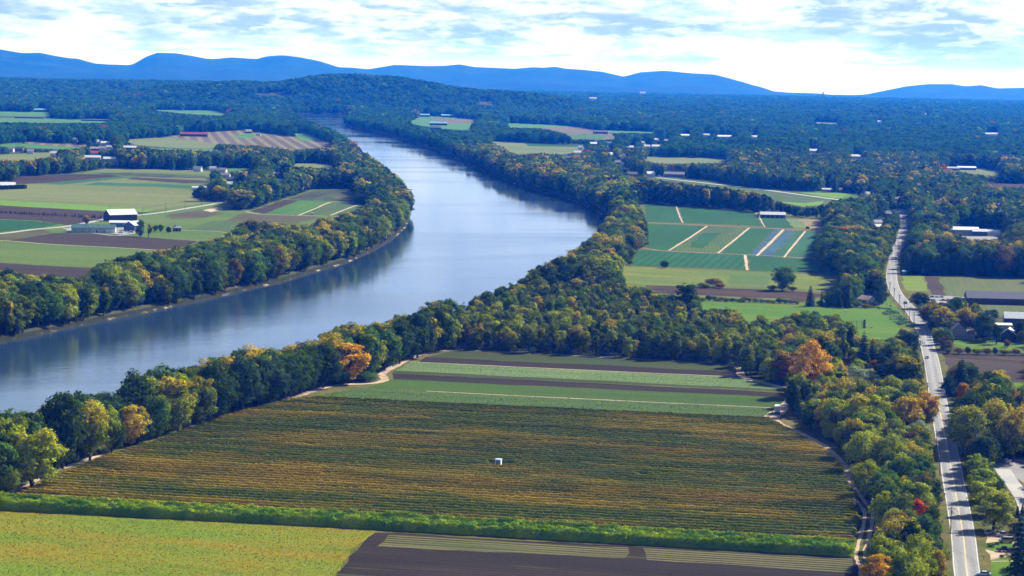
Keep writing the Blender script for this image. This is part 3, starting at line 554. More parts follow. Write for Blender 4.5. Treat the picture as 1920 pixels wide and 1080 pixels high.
# ------------------------------------------------------------------ buildings
WALLC = {'white': (0.72, 0.74, 0.76), 'tanw': (0.36, 0.28, 0.20), 'red': (0.20, 0.035, 0.035), 'dark': (0.07, 0.065, 0.065), 'greyw': (0.20, 0.20, 0.20), 'teal': (0.13, 0.26, 0.30), 'blue': (0.10, 0.17, 0.28), 'pale': (0.55, 0.58, 0.60), 'brown': (0.12, 0.085, 0.065), 'pink': (0.5, 0.3, 0.27), 'net': (0.06, 0.08, 0.09), 'bluewhite': (0.5, 0.62, 0.72)}
ROOFC = {'metal': (0.66, 0.69, 0.72), 'whiter': (0.82, 0.84, 0.86), 'darkgreen': (0.035, 0.10, 0.085), 'slate': (0.12, 0.13, 0.16), 'pinkr': (0.42, 0.33, 0.30), 'redr': (0.34, 0.05, 0.07), 'greyr': (0.26, 0.27, 0.30), 'blackr': (0.05, 0.05, 0.055), 'bluer': (0.25, 0.55, 0.70), 'tanr': (0.45, 0.40, 0.34), 'film': (0.80, 0.82, 0.84)}
def wallm(k):
    key = 'wall_' + k
    if key in _pm: return _pm[key]
    t = NT(key); c = WALLC[k]; w = t.n('ShaderNodeSeparateXYZ'); t.put(w.inputs[0], t.coord())
    s_ = t.math('SINE', t.math('MULTIPLY', w.outputs['Z'] if k in ('white', 'tanw', 'pale', 'pink', 'bluewhite') else t.math('ADD', w.outputs['X'], w.outputs['Y']), 20.0))
    col = t.mix(t.ramp(s_, 0.6, 1.0), c, tuple(x * 0.7 for x in c)); col = t.mix(t.ramp(t.noise(t.coord(), 0.5, 6, 0.65), 0.4, 0.8), col, tuple(x * 0.72 for x in c))
    _pm[key] = t.bsdf(col, 0.8, 0.2); return _pm[key]
def roofm(k):
    key = 'roof_' + k
    if key in _pm: return _pm[key]
    t = NT(key); c = ROOFC[k]; w = t.n('ShaderNodeSeparateXYZ'); t.put(w.inputs[0], t.coord())
    s_ = t.math('SINE', t.math('MULTIPLY', w.outputs['X'], 7.0)); col = t.mix(t.ramp(s_, 0.7, 1.0), c, tuple(x * 0.8 for x in c))
    col = t.mix(t.ramp(t.noise(t.coord(0, (1, .3, 1)), 0.4, 6, 0.7), 0.4, 0.8), col, tuple(x * 0.75 for x in c))
    _pm[key] = t.bsdf(col, 0.42 if k in ('metal', 'whiter', 'film', 'bluer') else 0.8, 0.4); return _pm[key]
GLASS = paint('window_glass', (0.03, 0.04, 0.06), 0.12, 0.6, dirt=0.3); TRIM = paint('white_trim', (0.75, 0.76, 0.78), 0.6); DARKDOOR = paint('dark_door', (0.06, 0.06, 0.07)); BRICK = paint('chimney_brick', (0.25, 0.10, 0.07), 0.9)
BUILT = []
def house(px, py, L, W_, h, rise, rot, wall, roof, label, cat='house', name='house', win=0, stor=1, door=True, chim=False, mask=True, gab=0, group=None, big=None):
    x, y = g(px, py); a = R(rot); hd = abs(L / 2 * math.sin(a)) + abs(W_ / 2 * math.cos(a)); y += hd
    root = empty(name, (x, y, 0.0), a, label, cat, group)
    if name == 'polytunnel' or name == 'greenhouse':
        n = 10; prof = [(-W_ / 2 * math.cos(math.pi * i / n), h * 0.3 + (h + rise - h * 0.3) * math.sin(math.pi * i / n)) for i in range(n + 1)]
        m = MB(); m.prism([(-W_ / 2, -0.3)] + prof + [(W_ / 2, -0.3)], -L / 2, L / 2); m.build('cover', roofm(roof), root, smooth=False)
        r_ = MB()
        for i in range(int(L / 4) + 1):
            xx = -L / 2 + 4 * i
            r_.prism([(yy * 1.01, zz * 1.012) for yy, zz in prof] + [(yy * 0.99, zz * 0.99) for yy, zz in prof[::-1]], xx - 0.1, xx + 0.1)
        r_.build('hoop_frame', TRIM, root)
    else:
        m = MB(); m.prism([(-W_ / 2, -0.4), (W_ / 2, -0.4), (W_ / 2, h), (0, h + rise), (-W_ / 2, h)], -L / 2, L / 2); m.build('wall', wallm(wall), root)
        ov = 0.5; sl = rise / (W_ / 2); e = W_ / 2 + ov; r_ = MB()
        z0 = h - ov * sl + 0.04
        r_.prism([(-e, z0), (0, h + rise + 0.04), (e, z0), (e, z0 + 0.22), (0, h + rise + 0.28), (-e, z0 + 0.22)], -L / 2 - ov, L / 2 + ov)
        ro = r_.build('roof', roofm(roof), root)
        if chim: c = MB(); c.box(L * 0.18, L * 0.18 + 0.9, -0.45, 0.45, h + rise * 0.6, h + rise + 1.3); c.build('chimney', BRICK, ro)
        big_ = ppm(px, py) > 1.5 if big is None else big
        if win:
            for k in range(win):
                for st in range(stor):
                    wx_ = -L / 2 + L * (k + 0.5) / win; wz = 1.0 + st * (h / stor); f = MB(); f.box(wx_ - 0.6, wx_ + 0.6, -W_ / 2 - 0.05, -W_ / 2 + 0.02, wz, wz + 1.45); fo = f.build('window', TRIM, root)
                    q = MB(); q.box(wx_ - 0.42, wx_ + 0.42, -W_ / 2 - 0.08, -W_ / 2 - 0.04, wz + 0.16, wz + 1.3); q.build('pane', GLASS, fo)
        for sgn in ((-1, 1) if gab else ()):
            for k in range(gab):
                for st in range(stor):
                    wy_ = -W_ / 2 + W_ * (k + 0.5) / gab; wz = 1.0 + st * (h / stor); xx = sgn * L / 2; f = MB(); f.box(min(xx, xx + sgn * 0.05), max(xx, xx + sgn * 0.05), wy_ - 0.6, wy_ + 0.6, wz, wz + 1.45); fo = f.build('window', TRIM, root)
                    q = MB(); q.box(min(xx + sgn * 0.04, xx + sgn * 0.08), max(xx + sgn * 0.04, xx + sgn * 0.08), wy_ - 0.42, wy_ + 0.42, wz + 0.16, wz + 1.3); q.build('pane', GLASS, fo)
            if stor > 1:
                xx = sgn * L / 2; f = MB(); f.box(min(xx, xx + sgn * 0.05), max(xx, xx + sgn * 0.05), -0.5, 0.5, h + 0.2, h + 1.6); fo = f.build('window', TRIM, root)
                q = MB(); q.box(min(xx + sgn * 0.04, xx + sgn * 0.08), max(xx + sgn * 0.04, xx + sgn * 0.08), -0.34, 0.34, h + 0.35, h + 1.45); q.build('pane', GLASS, fo)
        if door and big_:
            dx = L * 0.08; f = MB(); f.box(dx - 0.5, dx + 0.5, -W_ / 2 - 0.07, -W_ / 2 + 0.02, 0, 2.1); do = f.build('door', DARKDOOR, root)
            q = MB(); q.box(dx + 0.3, dx + 0.38, -W_ / 2 - 0.13, -W_ / 2 - 0.06, 1.0, 1.1); q.build('handle', TRIM, do)
    cs = [(x + sx * L / 2 * math.cos(a) - sy * W_ / 2 * math.sin(a), y + sx * L / 2 * math.sin(a) + sy * W_ / 2 * math.cos(a)) for sx in (-1, 1) for sy in (-1, 1)]
    X, Y = proj([c[0] for c in cs] * 2, [c[1] for c in cs] * 2, [h * 0.25] * 4 + [h + rise * 0.8] * 4)
    if mask: fill([(X.min(), Y.min()), (X.max(), Y.min()), (X.max(), Y.max()), (X.min(), Y.max())])
    BUILT.append((x, y, math.hypot(L, W_) / 2 + 2)); return root
# farm and packing yard on the left bank
house(221, 415, 30, 12, 6.0, 4.5, 40, 'dark', 'metal', 'large dark barn with pale metal roof behind the packing yard', 'barn', 'barn', door=False)
pk = house(172, 437, 38, 18, 4.2, 2.6, 6, 'pale', 'darkgreen', 'long low packing house with dark green roof beside the parking lot', 'packing house', 'packing_house', win=6)
for k in (0, 1):
    m = MB(); m.box(11 + k * 4, 14 + k * 4, -9.12, -8.98, 0, 3.2); m.build('garage_door', TRIM, pk)
for k in range(3):
    m = MB(); m.box(-4 + k * 5, -2.8 + k * 5, -5.6, -4.4, 4.6, 6.0); m.build('roof_vent', TRIM, pk)
house(151, 434.5, 14, 8, 3.0, 1.6, 4, 'pale', 'darkgreen', 'small pale lean building at the left end of the packing house', 'shed', 'shed', win=3)
house(222, 426, 18, 11, 4, 1.6, 8, 'teal', 'metal', 'teal walled shed between the packing house and blue barn', 'shed', 'shed', door=False)
house(248, 433, 14, 12, 5, 3.2, 60, 'blue', 'metal', 'blue barn with white roof at the end of the parking lot', 'barn', 'barn', door=False)
rs = house(331, 434, 7, 5, 3.2, 1.2, 5, 'red', 'greyr', 'small red farm building with silver tank right of the yard trees', 'shed', 'shed', win=2)
m = MB(); m.tube((-1, 0, 3.5), (-1, 0, 6.2), 1.0, 0.9, 10); m.tube((1.6, 1, 3.2), (1.6, 1, 5.4), 0.5, 0.5, 8); m.build('tank', paint('galvanised', (0.5, 0.53, 0.56), 0.35, 0.5, 0.6), rs)
house(12, 353, 18, 11, 3.6, 3.2, 5, 'white', 'whiter', 'white gabled shed behind the dark hedge at the left edge', 'shed', 'shed', mask=True)
house(375, 357, 20, 9, 2.2, 2.4, 0, 'white', 'film', 'low white plastic tunnel beside the left bank houses', 'polytunnel', 'polytunnel')
HL = [(398, 322, 9, 7, 'white', 'greyr', 'white house left of the grey roofed pair'), (416, 325, 12, 8, 'white', 'greyr', 'large white house with grey roof in left bank hamlet'), (422, 335, 12, 8, 'pale', 'greyr', 'pale house in front of the large white house'),
      (433, 343, 12, 8, 'greyw', 'slate', 'slate roofed grey house above the small white one'), (429, 352, 9, 6, 'white', 'whiter', 'small white roofed cottage beside the village street'), (518, 334, 12, 8, 'greyw', 'greyr', 'grey roofed house right of the village street'), (526, 347, 8, 6, 'white', 'metal', 'tiny pale roofed cottage among trees right of the street'),
      (370, 322, 12, 6, 'white', 'metal', 'low white building left of the hamlet houses')]
for x_, y_, l_, w_, wa, ro, lb in HL: house(x_, y_, l_, w_, 4.6, 2.8, random.Random(x_).uniform(-25, 25), wa, ro, lb, win=2, stor=1, gab=1, group='hamlet houses on the left bank', big=False)
VL = [(197, 273, 16, 9, 'white', 'whiter', 'white roofed barn in the far left village'), (181, 270, 8, 6, 'white', 'whiter', 'small white house left of the white roofed barn'), (176, 284, 14, 9, 'red', 'greyr', 'reddish house at the front of the far left village'), (191, 283, 12, 8, 'white', 'greyr', 'white house between the reddish and the pale one'),
      (205, 281, 12, 8, 'pale', 'metal', 'pale house right of the white village house'), (242, 282, 24, 12, 'dark', 'metal', 'dark barn with pale roof right of the far left village'), (176, 292, 12, 8, 'white', 'redr', 'small red roofed house below the reddish one'), (170, 301, 28, 9, 'white', 'metal', 'long pale roofed shed left of the tree belt gap'),
      (206, 304, 20, 9, 'pale', 'whiter', 'white roofed shed above the left tree belt'), (100, 293, 11, 7, 'white', 'metal', 'lone white roofed shed in the far left meadow'), (141, 266, 9, 6, 'white', 'metal', 'lone pale house left of the far left village'), (20, 285, 9, 7, 'white', 'greyr', 'white house at far left beyond the meadow'),
      (36, 284, 14, 8, 'greyw', 'slate', 'grey house beside the white one at far left'), (56, 289, 10, 7, 'white', 'greyr', 'white house right of the grey one at far left')]
for x_, y_, l_, w_, wa, ro, lb in VL: house(x_, y_, l_, w_, 4.8, 2.8, random.Random(x_ * 3).uniform(-20, 20), wa, ro, lb, win=2, gab=0, group='far left village buildings', big=False)
house(363, 256, 56, 12, 5.0, 3.5, 1, 'dark', 'redr', 'long tobacco shed with dark red roof in the purple field', 'barn', 'barn', door=False)
house(75, 210, 38, 12, 6, 4, 0, 'dark', 'bluer', 'distant barn with pale blue roof in the far left green field', 'barn', 'barn', door=False)
house(55, 222, 75, 20, 3.4, 0.8, 0, 'net', 'slate', 'low dark net shelter left of the other one', 'shelter', 'net_shelter', door=False); house(178, 227, 70, 20, 3.4, 0.8, 0, 'net', 'slate', 'low dark net shelter right of the far left trees', 'shelter', 'net_shelter', door=False)
house(465, 250, 14, 10, 4, 4, 20, 'brown', 'greyr', 'small brown barn above the purple field', 'barn', 'barn', door=False); house(484, 255, 10, 7, 4, 2.5, 0, 'white', 'greyr', 'small pale house at the end of the purple field')
for x_, y_, lb in ((207, 168, 'white speck of a house on the far left wooded plain'), (226, 168, 'white house beside another on the far left wooded plain'), (98, 178, 'lone white farm building in the woods at far left'), (918, 199, 'white building on the wooded slope beyond the river bend'), (902, 197, 'small white house left of the slope building'), (1736, 217, 'lone white house deep in the right hand forest'), (1853, 256, 'white house left one of the far right pair'), (1868, 256, 'white house right one of the far right pair'), (1524, 289, 'small white house alone in the woods above the highway'), (1205, 178, 'white building at the foot of the blue hills'), (1112, 190, 'white building below the end of the wooded hill'), (1415, 262, 'lone white roof right of the three barns'), (1650, 232, 'white roof near the pale forest clearing'), (1606, 300, 'white house in the woods right of the village')):
    house(x_, y_, *((34, 14, 14, 6) if y_ < 200 else (20, 10, 6.5, 3.2)), 0, 'white', 'whiter', lb, 'house', 'house', big=False)
# right bank farm
fs = house(1450, 409, 26, 10, 3.6, 2.4, -4, 'greyw', 'bluewhite' if 'bluewhite' in ROOFC else 'metal', 'long grey shed with pale metal roof above the green fields', 'shed', 'shed', door=False)
for k in range(5):
    m = MB(); m.box(-12 + k * 5, -9 + k * 5, -5.08, -4.98, 0.2, 2.9); m.build('door', DARKDOOR, fs)
house(1419, 408, 4, 3, 2.6, 1.2, 10, 'white', 'slate', 'tiny booth left of the long grey shed', 'booth', 'booth', door=True)
house(1628, 571, 10, 8, 3.0, 2.2, -58, 'white', 'pinkr', 'white cottage with pinkish roof beside the sports lawn', win=2, gab=2, chim=True)
fh = house(1800, 637, 9, 7.5, 5.8, 3.4, 86, 'tanw', 'slate', 'tan farmhouse with white trimmed gable and windows near the road', 'farmhouse', 'farmhouse', gab=2, stor=2, door=False, chim=True)
w = house(1816.5, 637, 6.5, 5.5, 4.6, 1.2, 0, 'tanw', 'slate', None, None, 'side_wing', win=2, door=False); w.parent = fh; w.matrix_parent_inverse = (Matrix.Translation(fh.location) @ Matrix.Rotation(fh.rotation_euler.z, 4, 'Z')).inverted()
m = MB(); m.box(-4.6, -4.4, 4.1, 5.6, 0, 0.1)
for yy in (4.2, 5.5): m.box(-4.5, -4.38, yy, yy + 0.12, 0, 2.4)
m.box(-4.6, -1.5, 3.9, 5.8, 2.4, 2.55); m.build('porch', TRIM, fh)
house(1904, 612, 12, 9, 5, 3.2, -6, 'brown', 'whiter', 'barn with bright white roof right of the low white shed', 'barn', 'barn', door=False); house(1883, 619, 9, 7, 3, 0.8, 0, 'bluewhite', 'whiter', 'low white shed between two barns', 'shed', 'shed', door=False)
house(1895, 641, 9, 8, 4.2, 3.2, 72, 'dark', 'metal', 'dark barn with white edged gable right of the farmhouse', 'barn', 'barn', door=False)
ls = house(1885, 572, 50, 13, 4.2, 4.0, -2.5, 'brown', 'slate', 'very long brown shed with slate grey roof at the right edge', 'barn', 'barn', door=False)
m = MB(); m.prism([(-4.5, 0), (4.5, 0), (4.5, 2.4), (0, 3.6), (-4.5, 2.4)], -30.5, -25.02); m.build('lean_to', roofm('slate'), ls)
house(1712, 496, 5, 4, 2.8, 1.4, 0, 'white', 'whiter', 'small white shed in the dark trees right of the road'); house(1760, 500, 10, 5, 2.6, 1.0, 0, 'greyw', 'metal', 'low pale roofed shed in front of the dark conifers', 'shed', 'shed'); house(1697, 515, 3.4, 3, 2.2, 0.8, 0, 'teal', 'bluer', 'small green roadside stand at the corner of the yellow green field', 'farm stand', 'farm_stand', door=False)
house(1811, 441, 26, 16, 5, 2.4, -3, 'pale', 'whiter', 'white roofed nursery building in the wood at upper right', 'building', 'building', door=False); house(1838, 442, 14, 10, 4, 2.0, -3, 'greyw', 'metal', 'lower grey building right of the nursery building', 'building', 'building', door=False)
house(1868, 441, 20, 9, 2.6, 2.4, -3, 'white', 'film', 'white greenhouse at the right of the nursery building', 'greenhouse', 'greenhouse'); PF('parking', [(1800, 444), (1855, 444), (1882, 445), (1870, 451), (1805, 450)], 'parking_lot')
house(1664, 408, 8, 7, 4.2, 2.8, 20, 'brown', 'slate', 'dark house with white trim left of the far road', win=2, gab=2); house(1646, 424, 9, 7, 3.6, 2.4, 20, 'white', 'greyr', 'white house uphill of its neighbour left of the far road', win=2); house(1645, 431, 9, 7, 3.2, 2.2, 15, 'white', 'metal', 'white house with pale roof in front of its twin', win=2)
house(1553, 359, 15, 7, 2.6, 1.4, -5, 'white', 'metal', 'long low white house on the bright lawn by the highway', win=5, big=False); house(1578, 359, 9, 6, 2.6, 1.8, 0, 'pink', 'pinkr', 'pinkish house right of the long low white one', win=1); house(1629, 369, 10, 8, 3.4, 2.6, 30, 'white', 'greyr', 'pale grey house above the road bend', win=2); house(1682, 378, 10, 7, 3.4, 2.2, 0, 'white', 'greyr', 'grey roofed house in the wood above the far road')
house(1752, 391, 8, 6, 3.2, 2.0, 0, 'white', 'metal', 'pale roofed house among reddish trees'); house(1786, 320, 22, 12, 4, 2, 0, 'greyw', 'tanr', 'tan roofed building in the far right clearing', 'building', 'building'); house(1813, 319, 30, 12, 4, 2, 0, 'greyw', 'whiter', 'white roofed building right of the tan roofed one', 'building', 'building')
VR = [(1187, 333, 16, 10, 'red', 'slate', 'red barn at the near end of the village'), (1220, 332, 11, 9, 'white', 'whiter', 'white farmhouse between the red barn and grey shed'), (1265, 333, 29, 10, 'greyw', 'greyr', 'long grey shed beside the highway'), (1165, 332, 6, 4, 'white', 'whiter', 'tiny white shed left of the red barn'),
      (1121, 314, 8, 8, 'bluewhite', 'greyr', 'pale blue gabled house behind the bank trees'), (1169, 297, 10, 7, 'white', 'greyr', 'small white house right of the steeple'), (1158, 310, 10, 7, 'greyw', 'greyr', 'grey gabled house below the steeple'), (1114, 274, 16, 9, 'red', 'whiter', 'red building with white roof at the village edge'),
      (1142, 273, 13, 8, 'greyw', 'slate', 'grey building right of the red one'), (1183, 281, 16, 10, 'red', 'whiter', 'white roofed red house amid the village'), (1204, 272, 12, 8, 'white', 'whiter', 'white house high in the village'), (1213, 279, 12, 8, 'pink', 'whiter', 'white roofed house left of the wide white shed'),
      (1231, 279, 18, 9, 'bluewhite', 'whiter', 'wide white shed right of the village'), (1231, 266, 13, 7, 'white', 'whiter', 'white roofed house above the wide shed'), (1250, 268, 12, 8, 'blue', 'greyr', 'bluish house at the right end of the village'), (1285, 258, 24, 10, 'white', 'whiter', 'long white barn leftmost of three beyond the village'),
      (1325, 257, 22, 10, 'white', 'metal', 'pale barn middle of three beyond the village'), (1359, 260, 38, 12, 'white', 'whiter', 'long bright white barn rightmost of three beyond the village'), (1065, 301, 9, 7, 'red', 'slate', 'small red barn alone left of the village'), (1083, 291, 13, 7, 'white', 'whiter', 'white house beside the green fields'),
      (1088, 281, 7, 5, 'white', 'whiter', 'tiny white shed above the white house'), (1169, 314, 8, 5, 'white', 'whiter', 'small white roof left of the red crowned trees'), (1126, 251, 34, 12, 'net', 'slate', 'low dark barn at the top of the village field')]
for x_, y_, l_, w_, wa, ro, lb in VR: house(x_, y_, l_, w_, 4.8, 3.0, random.Random(x_ * 7).uniform(-14, 14), wa, ro, lb, 'barn' if 'barn' in lb else 'house', 'barn' if 'barn' in lb else 'house', win=2 if l_ < 20 else 4, group='riverside village buildings', big=False)
# church
cx_, cy_ = g(1147, 297); ch = empty('church', (cx_, cy_ + 6, 0), R(20), 'white wooden church with pointed steeple in the village', 'church')
m = MB(); m.prism([(-5, -0.3), (5, -0.3), (5, 6), (0, 10), (-5, 6)], -9, 9); m.build('wall', wallm('white'), ch); m = MB(); m.prism([(-5.5, 5.7), (0, 10.1), (5.5, 5.7), (5.5, 6.0), (0, 10.5), (-5.5, 6.0)], -9.4, 9.4); m.build('roof', roofm('whiter'), ch)
m = MB(); m.box(-9.6, -6, -1.8, 1.8, 0, 13); m.add([(-9.8, -2, 13), (-5.8, -2, 13), (-5.8, 2, 13), (-9.8, 2, 13), (-7.8, 0, 24)], [(0, 1, 2, 3), (0, 1, 4), (1, 2, 4), (2, 3, 4), (3, 0, 4)]); m.build('steeple', wallm('white'), ch); fill([(1142, 279), (1151, 279), (1151, 295), (1142, 295)])
for x_, y_, l_, lb in ((795, 219, 34, 'far barn leftmost of three in the riverside field'), (839, 220, 38, 'far barn with pale blue roof on the upper field edge'), (822, 235, 46, 'long blue roofed barn in the middle of the far green field')):
    house(x_, y_, l_, 12, 5.5, 3.5, 0, 'dark', 'bluer', lb, 'barn', 'barn', door=False, group='blue roofed barns beyond the river')
house(816, 244, 26, 12, 6, 4, 0, 'net', 'slate', 'dark barn nearest the river trees in the far green field', 'barn', 'barn', door=False)
house(1656, 711, 3.2, 3, 3.4, 1.0, 10, 'white', 'whiter', 'narrow white shed hidden in the roadside wood', 'shed', 'shed')
# chimney stack on the horizon
sx_, sy_ = g(1542.5, 205); k_ = 13000 / math.hypot(sx_, sy_); st_ = empty('smokestack', (sx_ * k_, sy_ * k_, float(terrain(np.array([sx_ * k_]), np.array([sy_ * k_]))[0])), 0, 'slender smokestack on the horizon between the hills', 'smokestack')
zt_ = CAMH - (172 - yhor(1542)) / F * 13000 - st_.location.z
m = MB(); m.tube((0, 0, -3), (0, 0, zt_), 5.0, 3.2, 12); m.build('shaft', paint('stack_concrete', (0.22, 0.21, 0.20), 0.9), st_); m = MB(); m.tube((0, 0, zt_), (0, 0, zt_ + 1.5), 3.7, 3.7, 12); m.build('rim', paint('dark_metal', (0.05, 0.05, 0.05)), st_)
# white box shed in the crop
sx_, sy_ = g(934.5, 873.5); sh = empty('tool_shed', (sx_, sy_ + 1.3, 0), R(-12), 'small white box shed standing alone in the autumn crop rows', 'shed')
m = MB(); m.box(-1.1, 1.1, -1.1, 1.1, 0, 2.35); m.build('wall', paint('shed_white', (0.78, 0.82, 0.84), 0.5), sh); m = MB(); m.box(-1.25, 1.25, -1.25, 1.25, 2.353, 2.5); m.build('roof', paint('shed_roof', (0.60, 0.80, 0.82), 0.4), sh)
m = MB(); m.box(-0.85, 0.85, -1.16, -1.102, 0.05, 2.1); d_ = m.build('door', paint('shed_door', (0.22, 0.25, 0.30)), sh); m = MB(); m.box(0.6, 0.68, -1.22, -1.162, 1.0, 1.15); m.build('handle', TRIM, d_)
fill([(925, 858), (946, 858), (946, 875), (925, 875)])
# ------------------------------------------------------------------ vehicles
TYRE = paint('tyre_rubber', (0.02, 0.02, 0.02), 0.9); RIM = paint('wheel_rim', (0.4, 0.4, 0.42), 0.35, 0.5, 0.7); CHROME = paint('light_lens', (0.75, 0.75, 0.72), 0.2, 0.5); REDL = paint('rear_lens', (0.4, 0.02, 0.02), 0.3, 0.5)
def car(px, py, head, colr, label, kind='car', cat='car', name='parked_car', group=None):
    x, y = g(px, py); root = empty(name, (x, y, zat(x, y)), R(head), label, cat, group)
    P_ = paint('car_paint_%d_%d_%d' % tuple(int(c * 100) for c in colr), colr, 0.28, 0.6, 0.1, 0.05); z = 0.0
    if kind == 'pickup': body = [(-2.75, .45), (2.7, .45), (2.75, .8), (2.6, 1.02), (1.3, 1.1), (-2.72, 1.1), (-2.78, .8)]; cab = [(1.35, 1.1), (.85, 1.75), (-.45, 1.75), (-.6, 1.1)]; top = (.75, -.42, 1.75); wy_ = (1.75, -1.7)
    elif kind == 'van': body = [(-2.4, .35), (2.35, .35), (2.4, .8), (2.1, 1.05), (1.5, 1.15), (-2.4, 1.15), (-2.45, .8)]; cab = [(1.6, 1.15), (1.0, 1.85), (-2.2, 1.9), (-2.4, 1.15)]; top = (.95, -2.2, 1.88); wy_ = (1.5, -1.5)
    else: body = [(-2.15, .3), (2.15, .3), (2.25, .6), (2.1, .82), (1.1, .95), (-1.5, 1.0), (-2.2, .95), (-2.25, .6)]; cab = [(1.15, .95), (.45, 1.42), (-.95, 1.45), (-1.75, .98)]; top = (.42, -.95, 1.44); wy_ = (1.35, -1.35)
    m = MB(); m.prism(body, -.88, .88); m.build('body', P_, root, bevel=.06); m = MB(); m.prism(cab, -.76, .76); m.build('window', GLASS, root); m = MB(); m.box(-.74, .74, top[1], top[0], top[2] + .003, top[2] + .05); m.build('roof', P_, root)
    if kind == 'pickup': m = MB(); m.box(-.72, .72, -2.62, -.8, 1.103, 1.12); m.build('bed', paint('truck_bed', (0.04, 0.04, 0.045)), root)
    for sx in (-1, 1):
        for yy in wy_:
            m = MB(); m.tube((sx * .66, yy, .34), (sx * .9, yy, .34), .34, .34, 12); w_ = m.build('wheel', TYRE, root); m = MB(); m.tube((sx * .885, yy, .34), (sx * .915, yy, .34), .19, .19, 10); m.build('rim', RIM, w_)
        m = MB(); m.box(sx * .65 - .14, sx * .65 + .14, body[1][0] + .02, body[2][0] + .02, .6, .76); m.build('headlight', CHROME, root); m = MB(); m.box(sx * .7 - .12, sx * .7 + .12, body[-1][0] - .02, body[-1][0] + .1, .66, .82); m.build('tail_light', REDL, root)
    return root
rh = math.degrees(math.atan2(g(1739, 650)[0] - g(1766, 790)[0], g(1739, 650)[1] - g(1766, 790)[1])); rh = -rh
car(1738.5, 673, rh, (0.62, 0.66, 0.68), 'silver car driving on the road beside the brown field', name='moving_car'); car(1697.5, 570.5, rh + 12, (0.015, 0.02, 0.03), 'black car driving on the road opposite the lawn', name='moving_car')
car(1854, 1002, 150, (0.55, 0.58, 0.62), 'silver car parked in the shade below the roadside maples'); car(1882, 1007, 95, (0.42, 0.45, 0.48), 'grey pickup truck parked nearest the maples', 'pickup', 'pickup truck', 'pickup_truck'); car(1886, 1018, 92, (0.42, 0.40, 0.33), 'tan van with pale roof parked between two pickup trucks', 'van', 'van', 'van')
car(1884, 1035, 92, (0.02, 0.025, 0.05), 'dark blue pickup truck parked nearest the mailbox', 'pickup', 'pickup truck', 'pickup_truck'); car(1884, 868, 20, (0.7, 0.72, 0.74), 'white car parked on the shaded lot at the right edge'); car(1844, 1082, 80, (0.45, 0.62, 0.68), 'pale teal car cut off by the bottom edge of the view')
for x_, y_, hd_, c_, k_, lb in ((197, 434.5, 80, (0.02, 0.02, 0.025), 'car', 'black car parked beside the packing house doors'), (203, 433.5, 80, (0.75, 0.76, 0.74), 'car', 'white car parked next to the black one at the packing house'), (209, 432.5, 70, (0.7, 0.68, 0.55), 'car', 'cream car rightmost of three beside the packing house'),
    (226, 437.5, 95, (0.30, 0.42, 0.6), 'car', 'light blue car parked alone in the packing yard'), (238, 435, 95, (0.2, 0.3, 0.42), 'car', 'blue grey car left of the white van in the yard'), (245, 437, 95, (0.75, 0.76, 0.76), 'van', 'white van parked in front of the blue barn'), (249, 433, 95, (0.1, 0.13, 0.2), 'car', 'dark blue car parked against the blue barn'),
    (1747.5, 558, 5, (0.05, 0.05, 0.06), 'car', 'dark car leftmost of three beside the ploughed strip'), (1756.5, 558.5, 5, (0.45, 0.6, 0.7), 'car', 'pale blue car in the middle of three beside the ploughed strip'), (1765.5, 558.5, 5, (0.3, 0.35, 0.42), 'car', 'grey car rightmost of three beside the ploughed strip'), (1749, 564, 85, (0.7, 0.72, 0.74), 'car', 'white car parked in front of three cars near the shed'), (1769, 565, 90, (0.55, 0.08, 0.04), 'pickup', 'red pickup truck parked behind the roadside maples')):
    car(x_, y_, hd_, c_, lb, k_, 'pickup truck' if k_ == 'pickup' else ('van' if k_ == 'van' else 'car'), 'pickup_truck' if k_ == 'pickup' else ('van' if k_ == 'van' else 'parked_car'), 'cars parked at the farm yards')
for p_ in ((1735, 552), (1780, 570), (1735, 570), (1780, 552)): pass
fill([(1738, 549), (1785, 549), (1785, 566), (1738, 566)]); PF('parking', [(1735, 560), (1745, 554), (1810, 558), (1808, 572), (1760, 572), (1736, 566)], 'parking_lot', False)
# box truck
x_, y_ = g(1459, 778); tr = empty('box_truck', (x_, y_ + 3, zat(x_, y_ + 3)), R(-8), 'white box truck seen from behind on the dirt track by the field corner', 'truck')
m = MB(); m.box(-1.25, 1.25, -3.2, 2.6, 1.05, 3.75); bx_ = m.build('cargo_box', paint('truck_white', (0.80, 0.79, 0.76), 0.45), tr, bevel=.04); m = MB(); m.box(-1.12, 1.12, -3.26, -3.205, 1.15, 3.6); rd_ = m.build('rear_door', paint('truck_door', (0.50, 0.51, 0.52), 0.5), tr)
m = MB(); m.box(-.12, .12, -3.31, -3.262, 1.2, 1.5); m.build('handle', DARKDOOR, rd_); m = MB(); m.box(-1.15, 1.15, -3.3, 4.6, .62, 1.02); m.box(-1.1, 1.1, -3.45, -3.31, .5, .75); m.build('chassis', DARKDOOR, tr)
m = MB(); m.prism([(2.7, 1.03), (4.9, 1.03), (4.95, 1.7), (4.2, 2.6), (2.7, 2.65)], -1.1, 1.1); m.build('cab', paint('truck_white', (0.8,) * 3), tr, bevel=.04); m = MB(); m.add([(-.95, 4.86, 1.85), (.95, 4.86, 1.85), (.95, 4.33, 2.52), (-.95, 4.33, 2.52)], [(0, 1, 2, 3)]); m.build('windscreen', GLASS, tr)
for sx in (-1, 1):
    for yy in (-2.0, 3.8): m = MB(); m.tube((sx * .8, yy, .5), (sx * 1.2, yy, .5), .5, .5, 12); m.build('wheel', TYRE, tr)
fill([(1451, 758), (1468, 758), (1468, 780), (1451, 780)])
